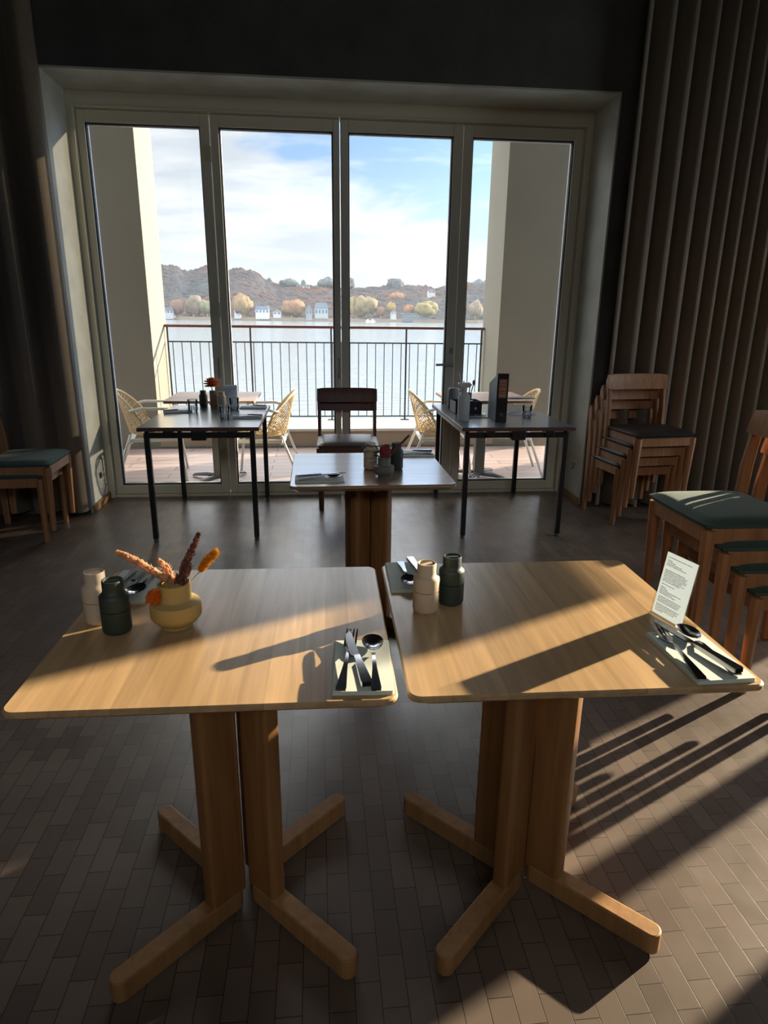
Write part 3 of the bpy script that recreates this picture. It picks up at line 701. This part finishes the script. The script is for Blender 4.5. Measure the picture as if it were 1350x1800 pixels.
g2 = 'green seated chairs stacked beside the front table'
stack(lambda l: chair(l, M['chairwood'], M['green'], g2), 1.80, 2.285, math.radians(-90),
      ['bottom chair of the near right stack beside the front table', 'second chair from the floor in the near right stack',
       'third chair from the floor in the near right stack', 'top chair with sunlit green seat in the near right stack'], g2, .083, .066, (0, .018))
g3 = 'green seated chairs stacked by the left curtain'
stack(lambda l: chair(l, M['chairwood'], M['green'], g3), -1.91, 4.27, math.radians(93),
      ['lower oak chair of the pair stacked by the left curtain', 'upper oak chair with dark green seat stacked by the left curtain'], g3)
g4 = 'dark chairs stacked before the doors'
stack(lambda l: chair(l, M['darkwood'], M['leather'], g4), .21, 4.845, math.radians(-2),
      ['lower dark wooden chair of the pair in front of the centre door post', 'upper dark wooden chair with brown leather seat before the centre door post'], g4)

# ---- curtains
def curtain(name, pts, label, z0, z1):
    bm = B(); a = []; b = []
    for k, (x, y) in enumerate(pts):
        a.append(bm.verts.new((x, y, z0))); b.append(bm.verts.new((x, y, z1)))
    for i in range(len(pts)-1): bm.faces.new((a[i], a[i+1], b[i+1], b[i]))
    o = fin(name, bm, M['curtain'], smooth='all'); s = o.modifiers.new('thick', 'SOLIDIFY'); s.thickness = .006; s.offset = 0
    return tag(o, label, 'curtain')
def pleats(edges, yc, amp, seg=14):
    pts = []
    for x0, x1 in zip(edges, edges[1:]):
        for i in range(seg):
            s = i/seg; th = 2*PI*s
            pts.append((x0+(x1-x0)*(s+.10*math.sin(th)), yc - amp*math.cos(th)))
    return pts
ed = [2.075, 2.235, 2.385, 2.53, 2.665, 2.78, 2.89, 3.0, 3.11, 3.23, 3.36, 3.5, 3.65, 3.8, 3.95, 4.1, 4.25, 4.4]
curtain('curtain', pleats(ed, 4.640, .058), 'long heavy brown curtain in deep folds right of the doors', .03, 4.1)
curtain('curtain', pleats([-3.6, -3.35, -3.1, -2.85, -2.62, -2.39, -2.16, -1.935, -1.705], 4.635, .055)+[(-1.695, 4.578), (-1.68, 4.585), (-1.665, 4.60), (-1.65, 4.63), (-1.642, 4.66), (-1.64, 4.69)], 'long heavy brown curtain hanging left of the doors', .035, 4.1)

# socket and paint chips in the reveal
o = bx('wall_socket', XL, XL+.010, 4.93, 4.965, .20, .245, M['outlet'], bevel=.004); tag(o, 'small dark round-cornered socket low on the left reveal', 'socket')
bm = B()
for dx, dz, r in ((0, 0, .012), (.02, .02, .009), (-.025, .03, .008), (.03, -.02, .006)): box(bm, XR-.0015, XR-.0002, 4.88+dx-r, 4.88+dx+r, .26+dz-r, .26+dz+r*1.4)
tag(fin('paint_chips', bm, M['outlet']), 'cluster of dark chips in the plaster low on the right reveal', 'damage')

# ================================================================== TABLE THINGS
TZ = .745
def cutlery(kind, x, y, z, rz, label, tilt=0, L_=.19, group=None, lift=0):
    """local +Y is the head; lies on z"""
    bm = B()
    def strip(secs):     # (y, halfwidth, z, half thickness)
        R = [[bm.verts.new(p) for p in ((-w, yy, zz-h), (w, yy, zz-h), (w, yy, zz+h), (-w, yy, zz+h))] for yy, w, zz, h in secs]
        for a, b in zip(R, R[1:]):
            for i in range(4): bm.faces.new((a[i], a[(i+1) % 4], b[(i+1) % 4], b[i]))
        bm.faces.new(list(reversed(R[0]))); bm.faces.new(R[-1])
    k = L_/.19
    if kind == 'knife':
        strip([(-.095*k, .0085, .006, .0045), (-.09*k, .010, .006, .005), (-.02*k, .0065, .006, .0045), (.0, .006, .006, .0035)])
        pts = [(-.006, 0), (-.010, .004*k), (-.0105, .06*k), (-.007, .085*k), (0.004, .098*k), (.006, .09*k), (.006, 0)]
        prism(bm, pts, .0045, .0070)
    else:
        strip([(-.095*k, .0085, .004, .0018), (-.09*k, .0095, .004, .002), (-.03*k, .0045, .007, .002), (.012*k, .003, .009, .0018), (.026*k, .0035, .006, .0016), (.032*k, .006 if kind == 'fork' else .005, .0045, .0014)])
        if kind == 'spoon':
            R = []; n = 10; m_ = 20
            for sgn in (0, 1):
                for i in range(n+1):
                    s = i/n; row = []
                    for j in range(m_):
                        a = 2*PI*j/m_; xx = math.cos(a)*.0215*s; yy = math.sin(a)*.033*s; xx *= 1-.12*math.sin(a)*s*-1
                        row.append(bm.verts.new((xx, .062*k+yy, .0035 + .0085*s*s + (.0012 if sgn else 0))))
                    R.append(row)
            for sgn in (0, 1):
                for i in range(n):
                    a, b = R[sgn*(n+1)+i], R[sgn*(n+1)+i+1]
                    for j in range(m_):
                        if i == 0: bm.faces.new((a[0] if False else a[j], b[j], b[(j+1) % m_], a[(j+1) % m_]))
                        else: bm.faces.new((a[j], b[j], b[(j+1) % m_], a[(j+1) % m_]))
            a, b = R[n], R[2*n+1]
            for j in range(m_): bm.faces.new((a[j], a[(j+1) % m_], b[(j+1) % m_], b[j]))
            bmesh.ops.remove_doubles(bm, verts=bm.verts[:], dist=1e-5)
        else:
            strip([(.032*k, .006, .0045, .0014), (.042*k, .012, .004, .0013), (.052*k, .0125, .005, .0012)])
            for q in range(4):
                xq = -.0106+q*.00707
                strip2 = [(.050*k, .0022, .005, .0012), (.075*k, .0018, .0085, .001), (.095*k, .0010, .013, .0008)]
                R = [[bm.verts.new(p) for p in ((xq-w, yy, zz-h), (xq+w, yy, zz-h), (xq+w, yy, zz+h), (xq-w, yy, zz+h))] for yy, w, zz, h in strip2]
                for a, b in zip(R, R[1:]):
                    for i in range(4): bm.faces.new((a[i], a[(i+1) % 4], b[(i+1) % 4], b[i]))
                bm.faces.new(list(reversed(R[0]))); bm.faces.new(R[-1])
    o = fin(kind, bm, M['steel'], smooth=35); o.location = (x, y, z+lift); o.rotation_euler = (tilt, 0, rz)
    return tag(o, label, kind, group)
def from_to(a, b):
    return (a[0]+b[0])/2, (a[1]+b[1])/2, math.atan2(-(b[0]-a[0]), b[1]-a[1]), math.hypot(b[0]-a[0], b[1]-a[1])
def napkin(cx, cy, z, rz, w, d, label, m='napkin', h=.0075):
    t = thing('napkin', label, 'napkin', (cx, cy, z), rz, 'folded napkins under cutlery')
    for q in range(3):
        bm = B(); k = q*.0012; prism(bm, rrect(w-k, d-k*1.4, .004, 3, q*.0006, 0), q*h/3+.0001, (q+1)*h/3-.0003)
        fin('fold', bm, M[m], t, bevel=.0008)
    return t
NZ = TZ+.0078
S_ = 'the setting'
def setting(nap, items, z=TZ, m='napkin', h=.0075):
    napkin(*nap[:2], z, *nap[2:5], nap[5], m, h)
    for kind, a, b, lab, lift, tilt in items:
        x, y, rz, L_ = from_to(a, b); cutlery(kind, x, y, z+h+.0002, rz, lab, tilt, L_, 'cutlery on the tables', lift)
setting((.074, 1.112, -.05, .112, .195, 'pale green napkin at the right front corner of the left table'), [
 ('fork', (.030, 1.016), (.062, 1.232), 'steel fork on the left side of the left table front napkin', 0, 0),
 ('knife', (.076, 1.008), (.052, 1.216), 'steel knife leaning over the fork on the left table front napkin', .0105, -.02),
 ('spoon', (.093, 1.012), (.101, 1.208), 'steel spoon with dark round bowl on the left table front napkin', 0, 0)])
setting((.745, 1.100, .02, .118, .20, 'pale green napkin at the right front corner of the right table'), [
 ('fork', (.697, 1.003), (.717, 1.215), 'steel fork at the left of the right table front napkin', 0, 0),
 ('knife', (.765, .998), (.716, 1.224), 'long steel knife lying across the fork on the right table front napkin', .0115, -.02),
 ('spoon', (.772, 1.01), (.765, 1.205), 'steel spoon behind the long knife on the right table front napkin', 0, 0)])
setting((-.462, 1.535, -.06, .118, .20, 'pale napkin behind the grinders on the left table'), [
 ('fork', (-.478, 1.635), (-.494, 1.44), 'steel fork nearest the green grinder on the left table back napkin', 0, 0),
 ('knife', (-.450, 1.640), (-.470, 1.43), 'steel knife in the middle of the left table back napkin', .004, 0),
 ('spoon', (-.415, 1.632), (-.445, 1.45), 'steel spoon under the peach plume on the left table back napkin', 0, 0)])
setting((.226, 1.549, -.02, .115, .19, 'pale napkin at the back left corner of the right table'), [
 ('spoon', (.212, 1.632), (.218, 1.462), 'steel spoon on the back napkin left of the cream grinder', 0, 0),
 ('knife', (.238, 1.642), (.262, 1.45), 'steel knife standing on edge beside the cream grinder', .006, 0)])
setting((-.002, 2.615, -PI/2+.02, .12, .20, 'napkin at the left front of the single back table'), [
 ('knife', (-.095, 2.60), (.105, 2.63), 'dark steel knife resting on the left napkin of the back table', .009, .02),
 ('spoon', (-.085, 2.572), (.085, 2.60), 'steel spoon below the knife on the back table left napkin', 0, 0)])
setting((.458, 3.085, PI/2, .11, .19, 'napkin at the back right corner of the single back table'), [
 ('knife', (.545, 3.10), (.36, 3.11), 'steel knife on the back right napkin of the back table', .006, .02),
 ('fork', (.545, 3.06), (.36, 3.075), 'steel fork on the back right napkin of the back table', 0, 0)])
Z2 = .7356
setting((-.97, 4.63, -PI/2+.25, .12, .19, 'white napkin at the left edge of the left black-legged table'), [
 ('knife', (-1.06, 4.60), (-.875, 4.66), 'dark knife on the napkin left of the orange flower', .006, .02)], Z2, 'whitenap')
setting((-.468, 4.36, PI/2, .12, .19, 'white napkin at the front right of the left black-legged table'), [
 ('knife', (-.37, 4.37), (-.57, 4.38), 'dark knife on the front right napkin of the left black-legged table', .008, .02),
 ('fork', (-.39, 4.335), (-.56, 4.34), 'fork on the front right napkin of the left black-legged table', 0, 0)], Z2, 'whitenap')
setting((-.475, 4.84, PI/2, .12, .19, 'white napkin at the back right of the left black-legged table'), [
 ('knife', (-.38, 4.83), (-.57, 4.85), 'dark knife on the back right napkin of the left black-legged table', .008, .02)], Z2, 'whitenap')
setting((1.05, 4.37, PI/2+.1, .12, .18, 'dark napkin beside the spray bottle'), [
 ('knife', (.97, 4.33), (1.14, 4.36), 'knife lying between the spray bottle and the binder', .004, 0),
 ('fork', (.97, 4.37), (1.14, 4.41), 'fork lying in front of the black cutlery box', .0, 0)], Z2, 'binderface', .004)
setting((1.42, 4.50, PI/2, .12, .19, 'grey napkin right of the black binder'), [
 ('spoon', (1.33, 4.49), (1.50, 4.52), 'spoon on the grey napkin right of the black binder', 0, 0)], Z2, 'whitenap', .004)

# grinders
def grinder(x, y, z, m, label, s=1.0, rz=0):
    t = thing('spice_grinder', label, 'grinder', (x, y, z), rz, 'two tone spice grinders'); t.scale = (1, 1, .91)
    r = .0300*s
    bm = B(); lathe(bm, [(r*.80, 0), (r*.93, .003*s), (r, .010*s), (r, .0565*s)], 36); fin('jar', bm, m, t, smooth=50)
    bm = B(); lathe(bm, [(r*.95, .0575*s), (r, .0585*s), (r, .088*s), (r*.96, .0935*s), (r*.80, .0975*s), (r*.735, .101*s), (r*.715, .106*s), (r*.715, .127*s), (r*.69, .129*s), (r*.60, .1285*s), (r*.58, .121*s)], 36); fin('head', bm, m, t, smooth=50)
    bm = B(); lathe(bm, [(r*.9, .0563*s), (r*.9, .0578*s)], 30); fin('seam', bm, M['inner'], t)
    bm = B(); prism(bm, rrect(r*.98, r*.28, r*.12, 4), .121*s, .1275*s); fin('knob', bm, m, t, bevel=.001)
    return t
grinder(-.485, 1.352, TZ, M['cream'], 'cream spice grinder on the left table, behind the green one')
grinder(-.433, 1.302, TZ, M['dgreen'], 'dark green spice grinder at the left edge of the left table', rz=.4)
grinder(.236, 1.353, TZ, M['cream'], 'cream spice grinder at the left of the right table', rz=.5)
grinder(.302, 1.392, TZ, M['dgreen'], 'dark green spice grinder behind the cream one on the right table')
grinder(.222, 2.80, TZ, M['cream'], 'cream grinder behind the grey vase on the back table')
grinder(.335, 2.79, TZ, M['dgreen'], 'dark green grinder right of the grey vase on the back table')
grinder(-.842, 4.93, Z2, M['dgreen'], 'dark green grinder left of the orange flower by the window', 1.0)
grinder(-.700, 4.86, Z2, M['cream'], 'cream grinder right of the orange flower by the window', 1.0)

def vase(x, y, z, m, label, s=1.0):
    t = thing('vase', label, 'vase', (x, y, z), 0)
    bm = B(); k = s
    lathe(bm, [(.030*k, 0), (.0335*k, .002*k), (.0345*k, .008*k), (.044*k, .015*k), (.0525*k, .026*k), (.0535*k, .030*k), (.0535*k, .052*k), (.0515*k, .057*k), (.036*k, .064*k), (.0345*k, .067*k), (.0345*k, .100*k), (.0325*k, .1015*k), (.0300*k, .100*k), (.0300*k, .06*k), (.026*k, .02*k)], 40)
    fin('body', bm, m, t, smooth=35)
    bm = B(); lathe(bm, [(.0295*k, .055*k), (.0295*k, .0560*k)], 24); fin('filling', bm, M['inner'], t)
    return t
vase(-.313, 1.318, TZ, M['mustard'], 'mustard yellow stepped vase on the left table')
vase(.268, 2.655, TZ, M['greyc'], 'grey stepped vase in the middle of the back table', .80)

def plume(base, pts, rads, m, label, bristle=60, bl=.006, cat='dried flower', name='dried_flower', seed=1, stem_r=.0012, floret=0, fs=1):
    rnd = random.Random(seed); t = thing(name, label, cat, base, 0)
    P_ = [Vector(p) for p in pts]
    bm = B(); tube(bm, [(0, 0, 0), P_[0]], stem_r, 6); fin('stem', bm, M['stem'], t)
    bm = B(); tube(bm, P_, [r*.72 for r in rads], 10)
    n = len(P_)-1
    if floret:
        for i in range(floret*n):
            s = (i+rnd.random())/floret; k = min(int(s), n-1); f = s-k; p = P_[k].lerp(P_[k+1], f); r = rads[k]*(1-f)+rads[k+1]*f
            d = (P_[k+1]-P_[k]).normalized(); a = d.cross(Vector((rnd.uniform(-1, 1), rnd.uniform(-1, 1), rnd.uniform(-1, 1)))).normalized()
            blob(bm, p+a*r*.62, (.0045*fs, .0021*fs, .0021*fs), 6, 4, 0, (d*.8+a*.5).to_track_quat('X', 'Z').to_matrix().to_4x4())
        bristle = 14
    for i in range(bristle*n):
        s = rnd.random()*n; k = min(int(s), n-1); f = s-k; p = P_[k].lerp(P_[k+1], f); r = rads[k]*(1-f)+rads[k+1]*f
        d = (P_[k+1]-P_[k]).normalized(); a = d.cross(Vector((rnd.uniform(-1, 1), rnd.uniform(-1, 1), rnd.uniform(-1, 1)))).normalized()
        q = p + a*r*.55; e = p + a*(r+bl*rnd.uniform(.2, .8)) + d*bl*rnd.uniform(.5, 1.6)
        sd_ = a.cross(d)*max(.0009, r*.16); v = [bm.verts.new(w) for w in (q-sd_, q+sd_, e)]; bm.faces.new(v)
        sd_ = d*max(.0009, r*.16); v = [bm.verts.new(w) for w in (q-sd_, q+sd_, e)]; bm.faces.new(v)
    fin('plume', bm, m, t)
    return t
VB = (-.313, 1.318, TZ+.062)
plume(VB, [(-.012, .004, .045), (-.042, .008, .062), (-.072, .012, .082), (-.098, .014, .096), (-.114, .015, .104)], [.0085, .0105, .0095, .0075, .004], M['pampas'], 'long peach plume reaching left from the mustard vase', 90, .006, seed=3, floret=34, fs=1.1)
plume(VB, [(-.006, .010, .034), (-.012, .020, .048), (-.022, .032, .063), (-.038, .042, .074)], [.009, .0115, .009, .004], M['pampas'], 'short peach plume behind the long one in the mustard vase', 90, .006, seed=4, floret=34, fs=1.1)
plume(VB, [(.006, .008, .034), (.018, .014, .062), (.033, .022, .092), (.046, .028, .118), (.054, .030, .137)], [.009, .0100, .0085, .006, .002], M['brownplume'], 'tall dark brown seed head in the mustard vase', 120, .008, seed=5, floret=30, fs=1.3)
plume(VB, [(.016, .002, .034), (.024, .004, .052), (.036, .008, .074)], [.008, .0085, .004], M['brownplume'], 'shorter dark brown seed head in the mustard vase', 120, .007, seed=6, floret=26, fs=1.3)
plume(VB, [(.050, .028, .050), (.060, .032, .064), (.076, .037, .082), (.088, .040, .092)], [.006, .0095, .0095, .004], M['yellowp'], 'yellow bunny-tail grass leaning right from the mustard vase', 220, .006, seed=7)
plume(VB, [(-.026, -.030, .036), (-.031, -.034, .029), (-.036, -.036, .020), (-.040, -.037, .013)], [.007, .0125, .012, .006], M['orangep'], 'bright orange bunny-tail hanging over the rim of the mustard vase', 220, .006, seed=8)
VG = (.268, 2.655, TZ+.05)
plume(VG, [(.03, .0, .045), (.06, .01, .075), (.09, .015, .105), (.105, .02, .120)], [.006, .0065, .005, .003], M['brownplume'], 'reddish dried spike pointing right from the grey vase', 60, .005, seed=9, floret=20)
t = thing('dried_flower', 'dark red flower head in the grey vase', 'dried flower', VG, 0)
bm = B(); tube(bm, [(0, 0, 0), (.004, 0, .03)], .002, 6); fin('stem', bm, M['stem'], t)
bm = B(); blob(bm, (.004, 0, .055), (.024, .024, .030), 16, 12, .5, seed=3)
for i in range(60):
    a = random.uniform(0, 6.28); b = random.uniform(-.6, 1.4); d = Vector((math.cos(a)*math.cos(b), math.sin(a)*math.cos(b), math.sin(b))); c = Vector((.004, 0, .055))+d*.022
    blob(bm, c, (.005, .005, .005), 6, 4)
fin('petals', bm, M['redp'], t, smooth='all')
for k, (pts, lab) in enumerate([([(-.01, 0, .03), (-.05, .01, .07), (-.085, .01, .085)], 'eucalyptus sprig with round leaves leaning left in the grey vase'), ([(0, -.02, .03), (-.03, -.025, .035), (-.05, -.03, .02)], 'short eucalyptus sprig over the rim of the grey vase')]):
    t = thing('eucalyptus_sprig', lab, 'sprig', VG, 0)
    bm = B(); tube(bm, [(0, 0, 0)]+pts, .0014, 6); fin('stem', bm, M['stem'], t)
    for q in range(7):
        s = q/6*1.99; i = min(int(s), 1); p = Vector(pts[i]).lerp(Vector(pts[i+1]), s-i)
        bm = B(); blob(bm, (0, 0, 0), (.012, .009, .0012), 10, 6, 0, Matrix.Rotation(random.uniform(-1, 1), 4, 'X') @ Matrix.Rotation(random.uniform(0, 3), 4, 'Z'))
        fin('leaf', bm, M['leaf'], t, smooth='all', loc=p+Vector((random.uniform(-.012, .012), 0, random.uniform(-.01, .012))))
# card vase with orange chrysanthemum
t = thing('vase', 'brown tube vase between the two grinders by the window', 'vase', (-.765, 4.90, Z2), 0)
bm = B(); lathe(bm, [(.024, 0), (.026, .004), (.026, .118), (.023, .119), (.022, .06)], 28); fin('body', bm, M['bark'], t, smooth=40)
t = thing('chrysanthemum', 'orange-red flower in the brown tube vase', 'flower', (-.765, 4.90, Z2+.07), 0)
bm = B(); tube(bm, [(0, 0, 0), (-.005, 0, .07)], .002, 6); fin('stem', bm, M['stem'], t)
bm = B(); c0 = Vector((-.005, 0, .100))
for lv, (nq, el, rr) in enumerate(((20, -.35, .058), (20, .0, .060), (18, .35, .057), (14, .75, .052), (9, 1.15, .046), (4, 1.45, .042))):
    for q in range(nq):
        a = 2*PI*q/nq+lv*.3; d = Vector((math.cos(a)*math.cos(el), math.sin(a)*math.cos(el), math.sin(el)))
        mx = d.to_track_quat('X', 'Z').to_matrix().to_4x4(); blob(bm, c0+d*rr*.55, (rr*.5, .010, .0035), 8, 4, 0, mx)
fin('petals', bm, M['coral'], t, smooth='all')

# menu stand on the right table
t = thing('menu_stand', 'clear acrylic stand with a printed menu card on the right table', 'menu stand', (.766, 1.262, TZ), math.radians(-76))
Wc, Hc = .098, .158
lean = Matrix.Rotation(math.radians(-9), 4, 'X')
bm = B(); box(bm, -Wc/2, Wc/2, -.0012, .0002, .0, Hc, lean); box(bm, -Wc/2, Wc/2, .0022, .0036, .0, Hc, lean); box(bm, -Wc/2, Wc/2, 0, .05, 0, .002); fin('acrylic_holder', bm, M['acrylic'], t)
bm = B(); box(bm, -Wc/2+.004, Wc/2-.004, .0006, .0014, .003, Hc-.010, lean); pp = fin('menu_card', bm, M['paper'], t)
bm = B(); rnd = random.Random(5); z = Hc-.020; ln = 0
rows = [.62, 0, .12, .22, .40, .52, 0, 0, .52, .60, .58, .60, .60, .50, .58, .46, 0, .34, 0, .14, .20, .56, .36, .44, 0, .62, .60, .58, .56, 0, .62, .58, .60, .52, .22]
for r_ in rows:
    if r_:
        x = -Wc/2+.011; xe = x + r_*Wc*1.12
        while x < xe:
            wd = rnd.uniform(.0025, .0085); box(bm, x, min(x+wd, xe), -.0000, .0005, z-.0006, z+.0006, lean); x += wd+.0013
    z -= .0037
fin('printed_text', bm, M['ink'], pp)
pp.parent = t
for o in kids(pp): o.matrix_parent_inverse = Matrix.Identity(4)

# things on the left black-legged table
def glass_cup(x, y, z, label, r=.036, h=.085):
    t = thing('water_glass', label, 'glass', (x, y, z), 0, 'clear tumblers by the window')
    bm = B(); lathe(bm, [(r*.72, .0), (r*.80, .004), (r*.86, .03), (r, h), (r*.96, h), (r*.82, .03), (r*.74, .012)], 24); fin('bowl', bm, M['tumbler'], t, smooth=40)
    bm = B()
    for q in range(12):
        a = 2*PI*q/12; tube(bm, [(r*.86*math.cos(a), r*.86*math.sin(a), .006), (r*.92*math.cos(a), r*.92*math.sin(a), .034)], .0022, 5)
    for zz in (.036, h-.0012): 
        rr = r*(.87 if zz < .05 else .985); pts = [(rr*math.cos(2*PI*i/20), rr*math.sin(2*PI*i/20), zz) for i in range(21)]; tube(bm, pts, .0013, 5, False)
    fin('facets', bm, M['facet'], t, smooth='all')
    return t
M['facet'] = mat('glass_facets', (.80, .84, .88), .12, .1)
glass_cup(-.872, 4.66, Z2, 'clear tumbler left of the dark green grinder on the left table')
glass_cup(-.612, 4.345, Z2, 'clear tumbler nearest the front on the left black-legged table')
glass_cup(-.600, 4.76, Z2, 'clear tumbler behind the front one on the left black-legged table')
glass_cup(1.420, 4.36, Z2, 'clear tumbler right of the black binder')
t = thing('menu_card', 'white folded menu card behind the cream grinder by the window', 'menu card', (-.645, 4.93, Z2), .15)
bm = B(); box(bm, -.05, .05, 0, .0012, 0, .15, Matrix.Rotation(math.radians(-8), 4, 'X')); box(bm, -.05, .05, .0402, .0414, 0, .15, Matrix.Translation((0, .0, 0)) @ Matrix.Rotation(math.radians(8), 4, 'X')); fin('card', bm, M['paper'], t)

# things on the right black-legged table
t = thing('spray_bottle', 'milky white spray bottle at the left front of the right table', 'spray bottle', (.945, 4.215, Z2), math.radians(180))
bm = B(); lathe(bm, [(.036, 0), (.039, .004), (.039, .15), (.035, .168), (.020, .185), (.016, .19), (.016, .198)], 28); fin('bottle', bm, M['plastic'], t, smooth=40)
bm = B(); lathe(bm, [(.018, .198), (.018, .215)], 20); fin('collar', bm, M['white'], t)
bm = B(); prism(bm, [(-.035, .215), (.018, .215), (.040, .225), (.045, .238), (.040, .246), (-.03, .248), (-.048, .235)], -.012, .012, Matrix.Rotation(PI/2, 4, 'X')); fin('spray_head', bm, M['white'], t, bevel=.004)
bm = B(); tube(bm, [(.012, 0, .222), (.028, 0, .205), (.034, 0, .188)], .004, 6); fin('trigger', bm, M['white'], t, smooth='all')
t = thing('binder', 'black upright binder with a copper coloured spine label', 'binder', (1.185, 4.22, Z2), math.radians(-4))
bm = B(); prism(bm, [(-.036, 0), (.036, 0), (.036, .0)], 0, .001) if False else box(bm, -.036, .036, -.075, .20, 0, .312); bmesh.ops.translate(bm, verts=[v for v in bm.verts if v.co.z > .1 and v.co.y > 0], vec=(0, 0, -.085)); fin('cover', bm, M['binder'], t, bevel=.002)
bm = B(); prism(bm, [(-.072, .004), (.197, .004), (.197, .224), (-.072, .308)], -.0372, -.0362, Matrix(((0, 0, 1, 0), (1, 0, 0, 0), (0, 1, 0, 0), (0, 0, 0, 1)))); fin('side_board', bm, M['binderface'], t, label='blue-grey side board')
bm = B(); box(bm, -.026, .026, -.0765, -.0752, .155, .275); lb = fin('spine_label', bm, M['label'], t)
bm = B()
for zz, w_, hh in ((.262, .019, .003), (.243, .021, .0018), (.232, .013, .0018), (.213, .022, .004), (.190, .016, .0018), (.172, .018, .006)): box(bm, -w_, w_, -.0771, -.0766, zz-hh, zz+hh)
fin('label_marks', bm, M['labelp'], lb)
bm = B(); tube(bm, [(0, -.0765, .05), (0, -.0785, .05)], .012, 16); fin('finger_ring', bm, M['greymetal'], t)
t = thing('cutlery_box', 'open black box of cutlery behind the spray bottle', 'box', (1.045, 4.60, Z2), .06)
bm = B()
for a in ((-.095, .095, -.08, .08, 0, .006), (-.095, .095, -.08, -.075, 0, .085), (-.095, .095, .075, .08, 0, .085), (-.095, -.09, -.08, .08, 0, .085), (.09, .095, -.08, .08, 0, .085)): box(bm, *a)
fin('box_shell', bm, M['boxblack'], t)
bm = B()
for s in (-.05, .05): box(bm, s-.006, s+.006, -.0815, -.080, .03, .045)
fin('clip', bm, M['white'], t)
for q, lab in enumerate(['spoon at the left in the black cutlery box', 'spoon in the middle of the black cutlery box', 'spoon at the right in the black cutlery box']):
    o = cutlery('spoon', 1.0+q*.045, 4.59, Z2+.066, 0, lab, 0, .15, 'spoons in the cutlery box'); 
t = thing('pen_cup', 'dark cup with pens and a brush on the right table', 'cup', (1.10, 4.80, Z2), 0)
bm = B(); lathe(bm, [(.030, 0), (.032, .003), (.032, .115), (.029, .115), (.028, .01)], 24); fin('body', bm, M['greyc'], t, smooth=40)
for q, (dx, dy, h, m, lab) in enumerate([(-.07, .0, .26, 'whitenap', 'long white straw leaning left in the dark cup'), (-.03, .01, .20, 'inner', 'dark pen leaning left in the dark cup'), (.015, -.01, .17, 'brownplume', 'brown pen upright in the dark cup'), (.045, .0, .19, 'bark', 'wooden brush leaning right in the dark cup')]):
    bm = B(); tube(bm, [(0, 0, .012), (dx, dy, h)], .004 if q else .0025, 8)
    if q == 3: blob(bm, (dx, dy, h), (.012, .006, .02), 10, 8)
    o = fin('pen' if q != 3 else 'brush', bm, M[m], smooth=40); o.location = (1.10, 4.80, Z2); tag(o, lab, 'pen' if q != 3 else 'brush')
t = thing('grey_canister', 'grey plastic canister just behind the spray bottle', 'canister', (.995, 4.80, Z2), 0)
bm = B(); lathe(bm, [(.04, 0), (.043, .004), (.043, .14), (.036, .15), (.03, .152)], 28); fin('body', bm, mat('grey_plastic', (.32, .33, .34), .5), t, smooth=40)
t = thing('tablet_menu', 'thin dark menu folder lying on the right balcony table', 'menu folder', (1.72, 5.50, .7255), .05)
bm = B(); box(bm, -.12, .12, -.05, .05, 0, .008); fin('cover', bm, M['boxblack'], t, bevel=.002)
